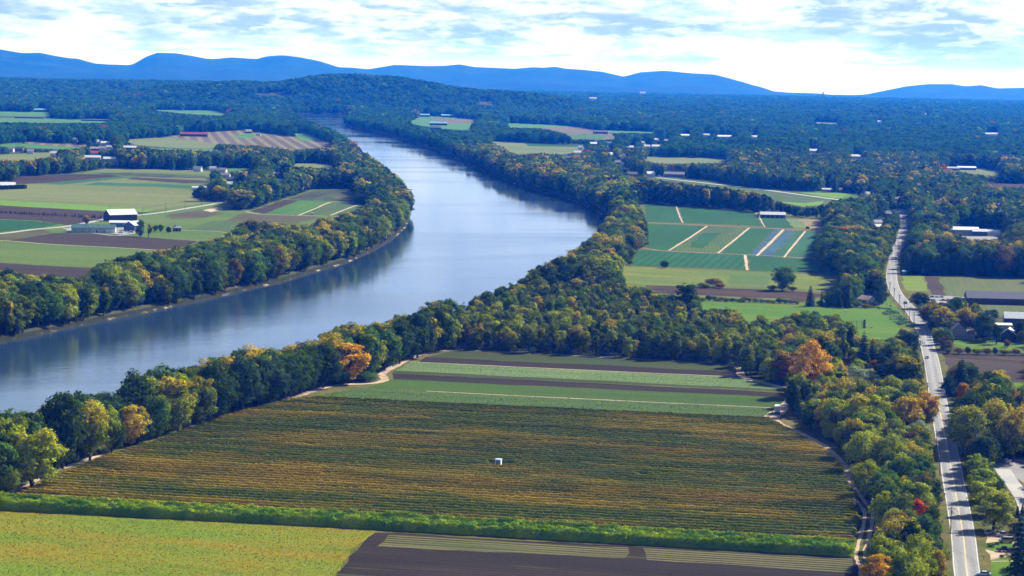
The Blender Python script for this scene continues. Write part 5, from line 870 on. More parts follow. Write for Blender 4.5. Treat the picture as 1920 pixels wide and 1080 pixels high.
# ------------------------------------------------------------------ single trees seen clearly (base pixel, height in pixels, kind, colour, autumn share, width px, label)
SP = [(60, 915, 128, 'maple', 'yg', .3, 96, 'sunlit yellow green maple at the left end of the near bank belt'), (118, 880, 168, 'oak', 'dark', 0, 92, 'tallest dark oak rising against the river at the left of the near bank belt'), (168, 866, 122, 'oak', 'olive', .45, 80, 'brownish green tree right of the tallest dark oak'), (246, 836, 86, 'maple', 'yellow', .6, 62, 'golden yellow maple in front of the near bank belt'),
 (200, 850, 92, 'maple', 'lime', .1, 50, 'lime green tree left of the golden yellow maple'), (256, 815, 128, 'oak', 'dark', 0, 70, 'dark oak behind the golden yellow maple'), (292, 822, 92, 'oak', 'green', .1, 60, None), (334, 812, 112, 'maple', 'yg', .45, 66, 'large yellow green maple right of the golden yellow one'), (375, 800, 105, 'maple', 'olive', .3, 60, 'olive maple right of the large yellow green maple'), (408, 788, 118, 'oak', 'dark', .05, 84, 'broad dark oak overhanging the field corner of the near bank belt'),
 (455, 772, 110, 'oak', 'blue', 0, 74, 'bluish green tree right of the broad dark oak'), (505, 758, 96, 'oak', 'blue', 0, 70, None), (545, 746, 80, 'oak', 'dark', 0, 50, None), (570, 735, 98, 'oak', 'dark', 0, 64, None), (606, 728, 92, 'oak', 'dark', .1, 60, None), (652, 718, 84, 'maple', 'green', 1.0, 78, 'maple with a glowing orange crown above a green base beside the dirt track'), (690, 716, 24, 'shrub', 'green', 0, 44, 'low green shrub under the orange crowned maple'),
 (700, 690, 90, 'oak', 'dark', 0, 62, None), (745, 680, 82, 'oak', 'dark', 0, 56, None), (790, 664, 88, 'oak', 'blue', 0, 56, None), (15, 930, 60, 'shrub', 'olive', .1, 60, 'olive shrub at the left edge by the track'), (20, 905, 130, 'oak', 'dark', 0, 80, None),
 (470, 452, 44, 'oak', 'dark', .2, 40, 'dark green tree standing proud at the top of the left bank belt'), (452, 393, 42, 'maple', 'olive', .35, 50, 'olive and gold tree beside the left bank road'), (377, 378, 32, 'oak', 'dark', 0, 30, 'dark round tree left of the red topped tree by the left bank road'), (396, 376, 26, 'oak', 'blue', 0, 18, None), (413, 378, 34, 'maple', 'green', 0, 30, 'red topped maple by the left bank road'), (449, 354, 26, 'oak', 'dark', 0, 24, None),
 (686, 384, 29, 'oak', 'dark', 0, 34, 'round dark tree on the edge of the left bank crops'), (263, 444, 22, 'oak', 'green', 0, 17, 'green tree at the corner of the packing yard'), (264, 432, 22, 'oak', 'green', 0, 15, 'green tree in front of the blue barn'), (279, 446, 30, 'thin', 'olive', .3, 11, 'slender olive tree right of the packing yard'), (291, 434, 14, 'maple', 'green', 0, 11, 'leftmost of three small green trees left of the red farm building'), (302, 435, 16, 'maple', 'green', 0, 13, 'middle of three small green trees left of the red farm building'), (316, 437, 14, 'maple', 'dark', 0, 12, 'rightmost of three small green trees left of the red farm building'), (162, 420, 18, 'maple', 'brown', .5, 15, 'brown tree behind the packing house'),
 (1467, 545, 52, 'oak', 'green', 0, 48, 'lone round green tree in the meadow between the brown strip and green field'), (1448, 545, 12, 'shrub', 'olive', 0, 22, 'scrubby bush left of the lone round tree'), (1486, 546, 11, 'shrub', 'brown', 0, 20, 'brown bush right of the lone round tree'), (1338, 538, 21, 'shrub', 'brown', .4, 34, 'tall brownish bush in the meadow'), (1320, 540, 12, 'shrub', 'olive', .2, 30, 'low olive bush left of the tall brownish one'), (1350, 541, 12, 'shrub', 'rust', .2, 24, 'rusty bush right of the tall brownish one'), (1245, 503, 16, 'oak', 'dark', 0, 18, 'small dark tree at the lower edge of the green crop'),
 (1519, 575, 42, 'spruce', 'dark', 0, 25, 'tallest dark spruce above the sports lawn'), (1540, 575, 31, 'spruce', 'dark', 0, 12, 'slim dark spruce left one of the pair above the sports lawn'), (1551, 575, 34, 'spruce', 'dark', 0, 14, 'slim dark spruce right one of the pair above the sports lawn'), (1573, 577, 34, 'spruce', 'dark', 0, 16, 'dark spruce left of the widest one near the cottage'), (1589, 578, 40, 'spruce', 'dark', 0, 24, 'wide dark spruce left of the white cottage'), (1649, 571, 32, 'arbor', 'dark', 0, 17, 'dense dark evergreen right of the white cottage'), (1606, 577, 16, 'shrub', 'olive', 0, 22, 'olive shrub left of the white cottage'), (1622, 578, 10, 'shrub', 'brown', 0, 26, 'brown shrub in front of the white cottage'), (1638, 577, 14, 'shrub', 'dark', 0, 22, 'dark shrub below the dense evergreen'),
 (1282, 588, 62, 'pine', 'dark', 0, 44, 'tall dark pine between the meadow and the woods'), (1290, 572, 45, 'pine', 'blue', 0, 34, None), (1618, 695, 76, 'spruce', 'dark', 0, 40, 'large dark spruce rising in front of the sports lawn'), (1634, 692, 58, 'spruce', 'dark', 0, 26, 'shorter dark spruce touching the large one'), (1545, 700, 92, 'oak', 'dark', .35, 74, 'big dark oak with golden top left of the large spruce'), (1590, 690, 88, 'poplar', 'dark', 0, 34, 'tall dark column shaped tree left of the large spruce'),
 (1575, 695, 88, 'poplar', 'olive', 0, 30, 'tall olive column shaped tree beside the big dark oak'), (1520, 744, 112, 'oak', 'olive', 1.0, 78, 'great golden orange oak at the end of the striped field'), (1480, 720, 70, 'maple', 'rust', .3, 56, 'reddish brown tree left of the great golden orange oak'), (1586, 694, 30, 'maple', 'orange', 0, 29, 'small round orange tree below the tall column shaped trees'), (1604, 690, 26, 'maple', 'olive', .5, 28, None), (1640, 700, 28, 'maple', 'rust', 0, 28, 'rusty red small tree near the hidden white shed'), (1648, 690, 26, 'maple', 'brown', .6, 26, None),
 (1604, 728, 42, 'oak', 'silver', 0, 46, 'silvery green tree left one of the pair in the roadside wood'), (1628, 726, 40, 'oak', 'silver', 0, 44, 'silvery green tree right one of the pair in the roadside wood'), (1694, 738, 80, 'oak', 'dark', .3, 76, 'broad dark oak with reddish tips leaning over the road'), (1706, 668, 55, 'oak', 'dark', .15, 52, 'dark round oak beside the road below the lawn'), (1680, 676, 38, 'pine', 'dark', 0, 34, None), (1660, 684, 38, 'pine', 'dark', 0, 26, None),
 (1486, 782, 84, 'tall', 'dark', 0, 26, 'ivy clad dark tree beside the box truck'), (1512, 778, 72, 'tall', 'dark', 0, 26, 'ivy clad dark tree second from the box truck'), (1520, 808, 58, 'oak', 'dark', 0, 50, 'dark tree overhanging the track right of the box truck'), (1566, 820, 86, 'maple', 'yg', .1, 60, 'yellow green tree right of the box truck'), (1608, 826, 96, 'maple', 'yg', .35, 66, None), (1655, 822, 92, 'maple', 'yg', .2, 60, None), (1700, 826, 96, 'maple', 'yg', .65, 66, 'gold tinged maple in the middle of the roadside wood'), (1736, 812, 92, 'maple', 'yg', .7, 52, 'golden maple against the left edge of the road'), (1722, 850, 66, 'oak', 'silver', 0, 44, None),
 (1650, 880, 46, 'oak', 'dark', 0, 56, None), (1722, 990, 62, 'maple', 'red', 0, 36, 'bright red maple in the roadside wood'), (1650, 1000, 92, 'maple', 'yg', .2, 44, 'yellow green tree left of the bright red maple'), (1640, 912, 48, 'oak', 'olive', .2, 46, None), (1665, 900, 56, 'oak', 'dark', 0, 64, None), (1750, 960, 66, 'oak', 'dark', 0, 40, None), (1655, 1085, 96, 'maple', 'yg', .2, 62, None), (1645, 1120, 92, 'maple', 'brown', .8, 60, 'orange brown tree at the bottom of the roadside wood'), (1745, 1085, 80, 'maple', 'olive', .3, 50, None), (1755, 1110, 92, 'maple', 'rust', .6, 34, 'rusty orange tree at the bottom beside the road'), (1700, 1095, 100, 'maple', 'olive', .1, 64, None),
 (1814, 856, 112, 'oak', 'yg', .25, 78, 'large yellow green tree right of the road'), (1865, 850, 112, 'oak', 'yg', .35, 74, 'large yellow green tree second from the road'), (1900, 866, 120, 'oak', 'olive', .6, 66, 'large olive and orange tree at the right edge'), (1835, 915, 72, 'maple', 'lime', .1, 52, 'lime green maple farthest of four along the road'), (1842, 942, 72, 'maple', 'lime', .15, 56, 'lime green maple second farthest of four along the road'), (1850, 968, 74, 'maple', 'yg', .15, 60, 'yellow green maple third of four along the road'), (1862, 996, 86, 'maple', 'yg', .2, 72, 'broad yellow green maple nearest of four along the road'),
 (1802, 742, 72, 'spruce', 'blue', 0, 50, 'bluish spruce in front of the brown field'), (1780, 745, 44, 'oak', 'dark', 0, 30, None), (1866, 712, 20, 'oak', 'brown', 0, 24, 'dark purple brown round tree in the brown field'), (1808, 760, 48, 'maple', 'orange', .3, 30, 'orange tree below the bluish spruce'), (1840, 745, 38, 'oak', 'olive', .3, 40, None), (1880, 755, 44, 'oak', 'dark', .1, 44, None), (1910, 800, 70, 'oak', 'rust', .7, 44, 'orange brown tree at the right edge below the brown field'), (1910, 1098, 146, 'spruce', 'blue', 0, 56, 'huge bluish spruce at the bottom right corner'),
 (1898, 965, 18, 'arbor', 'dark', 0, 6, 'leftmost of three small columnar evergreens on the tan verge'), (1907.5, 966, 18, 'arbor', 'dark', 0, 6, 'middle of three small columnar evergreens on the tan verge'), (1917, 964, 18, 'arbor', 'dark', 0, 6, 'rightmost of three small columnar evergreens on the tan verge'), (1901, 995, 14, 'spruce', 'dark', 0, 8, 'tiny spruce below the three columnar evergreens'), (1858, 1026, 10, 'shrub', 'olive', 0, 18, 'garden bush beside the yard sign'), (1878, 1046, 8, 'shrub', 'dark', 0, 9, 'small dark shrub by the dark blue pickup'),
 (1724, 580, 36, 'oak', 'dark', .15, 42, 'round dark tree right of the road by the parked cars'), (1742, 612, 48, 'oak', 'brown', .25, 40, None), (1768, 626, 54, 'oak', 'olive', .5, 56, 'big gold topped tree left of the farmhouse'), (1810, 622, 48, 'oak', 'brown', .55, 42, 'brown gold tree behind the farmhouse'), (1757, 648, 38, 'maple', 'olive', .3, 24, 'small rounded tree between road and farmhouse'), (1775, 662, 27, 'maple', 'brown', .1, 20, 'brown tree at the farmhouse corner'), (1848, 642, 42, 'oak', 'dark', 0, 36, 'dark round tree right of the farmhouse'), (1868, 646, 42, 'pine', 'dark', 0, 24, 'pine with bare trunk right of the farmhouse'), (1852, 606, 26, 'oak', 'dark', 0, 24, None), (1862, 604, 28, 'oak', 'dark', 0, 22, None), (1835, 608, 36, 'spruce', 'dark', 0, 16, None), (1790, 576, 22, 'oak', 'dark', 0, 30, None), (1820, 580, 20, 'oak', 'dark', 0, 16, None), (1912, 640, 42, 'oak', 'dark', 0, 26, None), (1888, 652, 18, 'maple', 'rust', .2, 14, None),
 (1697, 513, 42, 'arbor', 'dark', 0, 22, 'dense dark evergreen at the bend right of the road')]
for i_, (x_, w_) in enumerate(((1778, 14), (1798, 22), (1815, 14), (1832, 24), (1850, 20), (1866, 12), (1884, 26), (1904, 20))): SP.append((x_, 664 + i_ * .35, 14 + (i_ % 3) * 2, 'shrub', ('olive', 'brown', 'dark')[i_ % 3], .3, w_, None))
for i_ in range(17): SP.append((1706 + i_ * 13.2, 515 + i_ * .25, 36 + (i_ * 7) % 13, 'arbor' if i_ % 3 else 'spruce', 'dark', 0, 19, None))
for i_, x_ in enumerate(range(1318, 1505, 11)): SP.append((x_, 564 + (x_ - 1318) * .04, 8 + (i_ * 5) % 6, 'shrub', ('olive', 'dark', 'green', 'brown')[i_ % 4], .2, 15, None))
LAND = [(60, 850, 'the sunlit left end maple'), (246, 795, 'the golden yellow maple'), (408, 740, 'the broad dark oak'), (652, 680, 'the orange crowned maple'), (800, 640, 'the upper track corner'), (1283, 560, 'the tall dark pine'), (1520, 690, 'the great golden oak'), (1618, 660, 'the large spruce'), (1459, 768, 'the box truck'), (1722, 950, 'the bright red maple'), (1628, 565, 'the white cottage'), (1803, 620, 'the tan farmhouse'), (1050, 660, 'the striped field top edge'), (935, 870, 'the white box shed'),
        (190, 430, 'the packing yard'), (452, 380, 'the olive roadside tree'), (770, 400, 'the river bend'), (1868, 555, 'the long brown shed'), (1450, 400, 'the long grey shed'), (1205, 480, 'the pale path corner'), (1738, 672, 'the silver car'), (1842, 930, 'the lime green maples'), (570, 490, 'the mid far bank'), (300, 570, 'the left far bank')]
ZN = dict(near='in the near bank belt', left='on the far bank', central='in the central woods', road='in the roadside wood', east='right of the road', wind='in the windbreak', bend='along the inner bank', mid='in the middle woods')
def zone(px, py, s):
    if px > 1745 and py > 440: return 'east'
    if px > 1470 and py > 640: return 'road'
    if 840 < px < 1470 and py > 560: return 'central'
    if px <= 860 and py > 630 and s < 120: return 'near'
    if px < 790 and py > 330 and s < 150: return 'left'
    if 1180 < px < 1545 and 372 < py < 412: return 'wind'
    if 860 < px < 1230 and s < 130: return 'bend'
    return 'mid'
PAL = dict(near=(('dark', 4.5), ('green', 4), ('blue', 1.5), ('olive', 2), ('yg', 1.8), ('brown', .3)), left=(('dark', 3.0), ('green', 3.6), ('olive', 2.6), ('yg', 1.8), ('brown', .3), ('blue', 1)), central=(('dark', 1.4), ('green', 1.8), ('olive', 5), ('yg', 3.2), ('brown', .7), ('rust', .2)),
           road=(('olive', 3), ('yg', 3.6), ('dark', 2.0), ('green', 2), ('brown', .5), ('rust', .15)), east=(('dark', 4), ('green', 2), ('olive', 2), ('brown', 1), ('blue', 1), ('red', .08)), wind=(('dark', 5), ('green', 1)), bend=(('dark', 3), ('green', 2.5), ('olive', 3), ('yg', 1.2), ('rust', .15), ('brown', .2)), mid=(('dark', 4), ('green', 4), ('olive', 2), ('blue', 1.5), ('yg', .4), ('brown', .3), ('red', .015)))
KPAL = dict(near=(('oak', 5), ('maple', 4), ('tall', 2)), left=(('oak', 4), ('maple', 5), ('tall', 3)), central=(('thin', 5), ('tall', 3), ('maple', 2), ('oak', 1)), road=(('maple', 4), ('oak', 4), ('tall', 2)), east=(('oak', 4), ('maple', 3), ('tall', 1), ('spruce', 1)), wind=(('poplar', 1), ('tall', 2)), bend=(('oak', 5), ('maple', 4)), mid=(('oak', 5), ('maple', 4), ('tall', 2), ('spruce', .5)))
def pick(tab, u):
    tot = sum(w for _, w in tab); c = 0
    for k, w in tab:
        c += w / tot
        if u <= c: return k
    return tab[-1][0]
T = []    # single trees: dict
for px, py, hp, kd, colr, al, wp, lb in SP:
    x, y = g(px, py); s_ = ppm(px, py); T.append(dict(x=x, y=y, z=0.0, px=px, py=py, h=hp / s_, w=wp / s_ / 2, kind=kd, col=colr, al=al, label=lb, hp=hp, sp=True))
T[[i for i, q in enumerate(T) if q['label'] == 'red topped maple by the left bank road'][0]]['al'] = .55
SPX = np.array([[q['x'], q['y'], q['w']] for q in T]); BX = np.array(BUILT)
MD = np.zeros((1080, 1920), np.float32)
for px, py, hp, kd, colr, al, wp, lb in SP:
    if lb and hp > 24 and kd != 'shrub':
        mm_ = np.zeros((1080, 1920), bool); fill([(px + .36 * wp * math.cos(a_), py - .60 * hp - .30 * hp * math.sin(a_)) for a_ in np.linspace(0, 6.283, 13)[:-1]], mm_); MD[mm_] = np.maximum(MD[mm_], g(px, py)[1] - 2)
# ------------------------------------------------------------------ scattered trees: everything that is not open land is wooded
rng = np.random.default_rng(5); CX, CY, CB = [], [], []
for bi_, (d0, d1, sp_) in enumerate(((590, 1300, 6.6), (1300, 2300, 7.6), (2300, 4200, 9.5), (4200, 8000, 13.5), (8000, 13500, 22.0), (13500, 21800, 36.0))):
    xm = d1 * math.tan(R(15.0)); X, Y = np.meshgrid(np.arange(-xm, xm, sp_), np.arange(d0 * .95, d1, sp_)); X = X.ravel() + rng.uniform(-.42, .42, X.size) * sp_; Y = Y.ravel() + rng.uniform(-.42, .42, Y.size) * sp_; d = np.hypot(X, Y)
    k = (d >= d0) & (d < d1) & (np.abs(np.arctan2(X, Y)) < R(15.0)); CX.append(X[k]); CY.append(Y[k]); CB.append(np.full(k.sum(), bi_))
CX = np.concatenate(CX); CY = np.concatenate(CY); CB = np.concatenate(CB)
S_ = np.full(len(CX), 500.0); k = np.hypot(CX, CY) < 8000; S_[k] = sdist(np.stack([CX[k], CY[k]], 1), RIVER); k = S_ > 2.8; CX, CY, CB, S_ = CX[k], CY[k], CB[k], S_[k]
for bx_ in BX: k = np.hypot(CX - bx_[0], CY - bx_[1]) > bx_[2]; CX, CY, CB, S_ = CX[k], CY[k], CB[k], S_[k]
for bx_ in SPX: k = np.hypot(CX - bx_[0], CY - bx_[1]) > max(2.2, bx_[2] * .62); CX, CY, CB, S_ = CX[k], CY[k], CB[k], S_[k]
N = len(CX); CZ = terrain(CX, CY, S_); PX, PY = proj(CX, CY, CZ)
u0, u1, u2, u3, u4 = rng.uniform(0, 1, (5, N)); cl = fbm(CX / 60, CY / 60, 21, 3); cl2 = fbm(CX / 260, CY / 260, 5, 3)
H0 = 17 + 9 * u0 * (.5 + cl); ZC = []
KD = []; CC = np.zeros((N, 4), np.float32); CNm = []
for i in range(N):
    if CB[i] < 3: zz = zone(PX[i], PY[i], S_[i])
    else: zz = 'mid'
    ZC.append(zz)
ZC = np.array(ZC)
H0[ZC == 'near'] = 19 + 8 * u0[ZC == 'near']; H0[ZC == 'central'] = 9.5 + 8 * u0[ZC == 'central']; H0[ZC == 'wind'] = 20 + 5 * u0[ZC == 'wind']; H0[ZC == 'left'] = 18 + 9 * u0[ZC == 'left']; H0[ZC == 'road'] = 10 + 9 * u0[ZC == 'road']; H0[CB >= 4] = 17 + 9 * u0[CB >= 4]
ok = np.zeros(N, bool); HH = np.zeros(N); RR = np.zeros(N)
def msk(X, Y): yi, xi = np.clip(Y, 0, 1079).astype(int), np.clip(X, 0, 1919).astype(int); return ((MASK[yi, xi] & (X < 1962) & (X > -155)) | (CY < MD[yi, xi]))
sc_ = (PY - yhor(PX)) / CAMH; sc_ = F / np.maximum(CY, 1)
for f in (1.0, .82, .66, .5, .36, .24):
    h = H0 * f; r_ = h * .30; todo = ~ok
    bad = np.zeros(N, bool)
    for zf, xf in ((.02, 0), (.12, 0), (.25, -.5), (.25, .5), (.37, 0), (.5, -.75), (.5, .75), (.5, 0), (.62, 0), (.72, -.55), (.72, .55), (.82, 0), (1, 0)):
        zf = zf if zf < 1 else .82 + .15 * u2     # crowns may break the edge of the open land a little
        bad |= msk(PX + xf * r_ * sc_, PY - zf * h * sc_)
    a = todo & ~bad & ((h > 2.6)); ok |= a; HH[a] = h[a]; RR[a] = 1
k = ok; CX, CY, CZ, CB, S_, PX, PY, HH, ZC, H0 = [q[k] for q in (CX, CY, CZ, CB, S_, PX, PY, HH, ZC, H0)]; u0, u1, u2, u3, u4, cl, cl2 = [q[k] for q in (u0, u1, u2, u3, u4, cl, cl2)]; N = len(CX); SCL = F / CY
hp = HH * SCL; rot = u3 * 6.283; ALP = np.where(u2 < .13, .15 + .5 * u1, 0.0) * np.where(CB < 3, 1, .2)
for i in range(N):
    z_ = ZC[i]; uu = np.clip(.55 * u1[i] + .9 * (cl[i] - .5) + .225, 0, 1); nm = pick(PAL[z_], uu if z_ in ('central', 'mid') else u1[i]); CNm.append(nm); c = C_[nm]; j = .8 + .4 * u2[i]
    if CB[i] >= 3: j *= .75 + .5 * cl[i]; c = (c[0] * .48, c[1] * .86, c[2] * 1.5)  # distant bands shifted from red to blue: extra haze put into the leaf colour
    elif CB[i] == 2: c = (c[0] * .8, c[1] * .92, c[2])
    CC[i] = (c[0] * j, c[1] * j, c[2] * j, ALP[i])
    kd = pick(KPAL[z_], u4[i]) if HH[i] > 6.0 else 'shrub'
    if HH[i] < H0[i] * .42 and CB[i] < 3: kd = 'shrub'
    KD.append(kd)
KD = np.array(KD); CNm = np.array(CNm)
vis = (PX > -25) & (PX < 1945) & (PY - hp < 1078) & (PY > 150); score = np.where(vis, hp, -1); 
isb = (KD != 'shrub') & (KD != 'spruce'); nsp_b = sum(1 for q in T if q['kind'] not in ('shrub', 'spruce', 'arbor', 'pine')); nsp_s = sum(1 for q in T if q['kind'] == 'shrub')
ordb = [i for i in np.argsort(-np.where(isb, score, -1)) if score[i] > 0][:298 - nsp_b]; ords = [i for i in np.argsort(-np.where(KD == 'shrub', score, -1)) if score[i] > 0 and KD[i] == 'shrub'][:110 - nsp_s]; ordc = [i for i in np.argsort(-np.where(KD == 'spruce', score, -1)) if score[i] > 0 and KD[i] == 'spruce'][:40]
single = set(ordb) | set(ords) | set(ordc)
for i in sorted(single): T.append(dict(x=CX[i], y=CY[i], z=CZ[i], px=PX[i], py=PY[i], h=HH[i], w=None, kind=KD[i], col=CNm[i], al=float(CC[i][3]), cc=CC[i], label=None, hp=hp[i], sp=False, zone=ZC[i]))
# labels: look first, then what it stands beside, then left/right among the few that share them
def base_label(q):
    z_ = q.get('zone') or zone(q['px'], q['py'], float(sdist([(q['x'], q['y'])], RIVER)[0])); q['zone'] = z_; cy_ = q['py'] - q['hp'] * .5
    l = min(LAND, key=lambda a: math.hypot(a[0] - q['px'], (a[1] - cy_) * 1.4)); dx, dy = q['px'] - l[0], cy_ - l[1]
    rel = ('left of' if dx < 0 else 'right of') if abs(dx) > abs(dy) * 1.2 else ('above' if dy < 0 else 'below')
    sz = 'tall' if q['hp'] > 62 else ('medium' if q['hp'] > 34 else 'small'); colr = CN[q['col']] + (' gold tipped' if q['al'] > .3 else ''); return '%s %s %s %s, %s %s' % (sz, colr, KN[q['kind']], ZN[z_], rel, l[2])
from collections import defaultdict
GRP = defaultdict(list)
for q in T:
    b = base_label(q)
    if q['label'] is None: GRP[b].append(q)
def cut(s_): return ' '.join(s_.split()[:16])
for b, L_ in GRP.items():
    L_.sort(key=lambda q: q['px'])
    words = {2: ('left', 'right'), 3: ('left', 'middle', 'right')}.get(len(L_))
    for i, q in enumerate(L_): q['label'] = ((words[i] + ' ' + b.replace('medium ', '').replace('small ', '')) if words else b)
bad_l = 0
for q in T:
    wl = q['label'].split()
    if len(wl) > 16: q['label'] = q['label'].replace('rounded maple', 'maple').replace('broad crowned tree', 'tree').replace(' the ', ' '); 
    q['label'] = cut(q['label'])
for n_, q in enumerate(T):
    nm = {'spruce': 'spruce_tree', 'arbor': 'evergreen_tree', 'shrub': 'shrub', 'pine': 'pine_tree'}.get(q['kind'], 'broadleaf_tree'); ct_ = {'shrub': 'shrub', 'spruce': 'conifer', 'arbor': 'conifer', 'pine': 'conifer'}.get(q['kind'], 'tree')
    zz = float(terrain(np.array([q['x']]), np.array([q['y']]), np.array([float(sdist([(q['x'], q['y'])], RIVER)[0])]))[0]) if not q['sp'] else 0.0
    s_ = q['h'] / 20.0; r_ = empty(nm, (q['x'], q['y'], zz - .1), random.Random(n_).uniform(0, 6.28), q['label'], ct_, ct_ + 's ' + ZN[q['zone']]); sx = q['w'] / RAD[q['kind']] if q['w'] else s_ * (1.05 if q['kind'] != 'shrub' else 1.0)
    r_.scale = (sx, sx, s_); cd, td, _ = BANK[q['kind']][n_ % len(BANK[q['kind']])]
    co = bpy.data.objects.new('crown', cd); COL.objects.link(co); co.parent = r_; to = bpy.data.objects.new('trunk', td); COL.objects.link(to); to.parent = r_
    j = random.Random(n_ * 3).uniform(.88, 1.15); c = C_[q['col']]; co.color = (c[0] * j, c[1] * j, c[2] * j, q['al'])
# the rest: one object of instances
def gn_points(name, P, scl, rotz, idx, tint, coll):
    me = bpy.data.meshes.new(name); n = len(P); me.vertices.add(n); me.vertices.foreach_set('co', np.asarray(P, np.float32).ravel())
    a = me.attributes.new('scl', 'FLOAT_VECTOR', 'POINT'); a.data.foreach_set('vector', np.asarray(scl, np.float32).ravel()); a = me.attributes.new('rotz', 'FLOAT_VECTOR', 'POINT'); rv = np.zeros((n, 3), np.float32); rv[:, 2] = rotz; a.data.foreach_set('vector', rv.ravel())
    a = me.attributes.new('idx', 'INT', 'POINT'); a.data.foreach_set('value', np.asarray(idx, np.int32)); a = me.attributes.new('tint', 'FLOAT_COLOR', 'POINT'); a.data.foreach_set('color', np.asarray(tint, np.float32).ravel())
    o = bpy.data.objects.new(name, me); COL.objects.link(o); ng = bpy.data.node_groups.new(name, 'GeometryNodeTree'); ng.interface.new_socket('Geometry', in_out='INPUT', socket_type='NodeSocketGeometry'); ng.interface.new_socket('Geometry', in_out='OUTPUT', socket_type='NodeSocketGeometry')
    nn = ng.nodes; li = ng.links; gi = nn.new('NodeGroupInput'); go = nn.new('NodeGroupOutput'); ip = nn.new('GeometryNodeInstanceOnPoints'); ci = nn.new('GeometryNodeCollectionInfo'); ci.inputs['Collection'].default_value = coll; ci.inputs['Separate Children'].default_value = True; ci.inputs['Reset Children'].default_value = True
    def na(nm_, ty):
        x = nn.new('GeometryNodeInputNamedAttribute'); x.data_type = ty; x.inputs['Name'].default_value = nm_; return [s for s in x.outputs if s.enabled and s.name == 'Attribute'][0]
    m2p = nn.new('GeometryNodeMeshToPoints'); li.new(gi.outputs[0], m2p.inputs['Mesh']); li.new(m2p.outputs[0], ip.inputs['Points']); li.new(ci.outputs[0], ip.inputs['Instance']); ip.inputs['Pick Instance'].default_value = True
    li.new(na('idx', 'INT'), ip.inputs['Instance Index']); li.new(na('scl', 'FLOAT_VECTOR'), ip.inputs['Scale']); e2r = nn.new('FunctionNodeEulerToRotation'); li.new(na('rotz', 'FLOAT_VECTOR'), e2r.inputs[0]); li.new(e2r.outputs[0], ip.inputs['Rotation']); li.new(ip.outputs[0], go.inputs[0])
    md = o.modifiers.new('scatter', 'NODES'); md.node_group = ng; return o
rest = np.array([i for i in range(N) if i not in single]); LOD = np.where(SCL > 1.9, 0, np.where(SCL > .75, 1, 2))
ix = np.array([IDX[KD[i], int(LOD[i])][int(u3[i] * 997) % len(IDX[KD[i], int(LOD[i])])] for i in rest]); s_ = HH[rest] / 20; wsc = np.where(CB[rest] >= 4, np.where(CB[rest] == 5, 2.6, 1.9), np.where(CB[rest] == 3, 1.3, 1.08)); scv = np.stack([s_ * wsc, s_ * wsc, s_], 1); P3 = np.stack([CX[rest], CY[rest], CZ[rest] - .15], 1)
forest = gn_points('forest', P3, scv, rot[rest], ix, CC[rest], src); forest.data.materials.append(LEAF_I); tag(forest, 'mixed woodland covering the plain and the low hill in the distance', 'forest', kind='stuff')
print('TREES', N, 'single', len(T), 'rest', len(rest))
# ------------------------------------------------------------------ crop rows, hedge, ground plants
def inpoly(X, Y, poly):
    c = np.zeros(len(X), bool); n = len(poly)
    for i in range(n):
        a, b2 = poly[i], poly[(i + 1) % n]
        if a[1] == b2[1]: continue
        c ^= ((a[1] > Y) != (b2[1] > Y)) & (X < (b2[0] - a[0]) * (Y - a[1]) / (b2[1] - a[1]) + a[0])
    return c
t = NT('crop_row_leaves'); v = t.coord(); vr = t.coord(RD, (.30, 1, 1)); n1 = t.noise(vr, .016, 5, .65, .6); n2 = t.noise(vr, .11, 5, .65); n3 = t.noise(v, .9, 3, .6); zz = t.n('ShaderNodeSeparateXYZ'); t.put(zz.inputs[0], t.coord(RD))
m_ = t.math('ADD', t.math('MULTIPLY', n1, .62), t.math('MULTIPLY', n2, .38)); c = t.mix(t.ramp(m_, .45, .62), (.11, .155, .010), (.47, .32, .014)); c = t.mix(t.ramp(n2, .57, .70), c, (.27, .15, .015)); c = t.mix(t.math('MULTIPLY', t.ramp(n3, .45, .75), .7), c, (.30, .25, .010))
g_ = t.n('ShaderNodeNewGeometry'); x = t.n('ShaderNodeVectorMath', operation='SCALE'); t.put(x.inputs[0], c); t.put(x.inputs['Scale'], t.math('MULTIPLY', t.ramp(g_.outputs['Random Per Island'], 0, 1, .75, 1.35), t.ramp(t.noise(v, 2.2, 3, .65), .3, .7, .55, 1.4)))
def leafy(t, colr, f=.3):
    d = t.n('ShaderNodeBsdfDiffuse'); t.put(d.inputs[0], colr); tr = t.n('ShaderNodeBsdfTranslucent'); t.put(tr.inputs[0], colr); mx = t.n('ShaderNodeMixShader'); mx.inputs[0].default_value = f; t.t.links.new(d.outputs[0], mx.inputs[1]); t.t.links.new(tr.outputs[0], mx.inputs[2]); t.t.links.new(mx.outputs[0], t.out.inputs[0]); return t.m
ROWM = leafy(t, x.outputs[0])
CP = np.array([g(*p) for p in CROP]); a0, a1 = np.array(g(30, 945)), np.array(g(1600, 1032)); ud = (a1 - a0) / np.linalg.norm(a1 - a0); un = np.array([-ud[1], ud[0]])
if un[1] < 0: un = -un
b0, b1 = np.array(g(600, 747)), np.array(g(1445, 787)); rot_top = (b1 - b0) / np.linalg.norm(b1 - b0)
rel = CP - a0; uu = rel @ ud; vv_ = rel @ un; rws = np.arange(vv_.min() + 2.0, vv_.max(), 4.9); Cs, Hs = [], []
rg = np.random.default_rng(3)
RV, RF = [], []; nb_ = 0; RC, RN_, RS = [], [], []
PROF = np.array([(-.80, 0), (-.86, .45), (-.62, .82), (-.22, 1.0), (.22, 1.0), (.62, .82), (.86, .45), (.80, 0)])
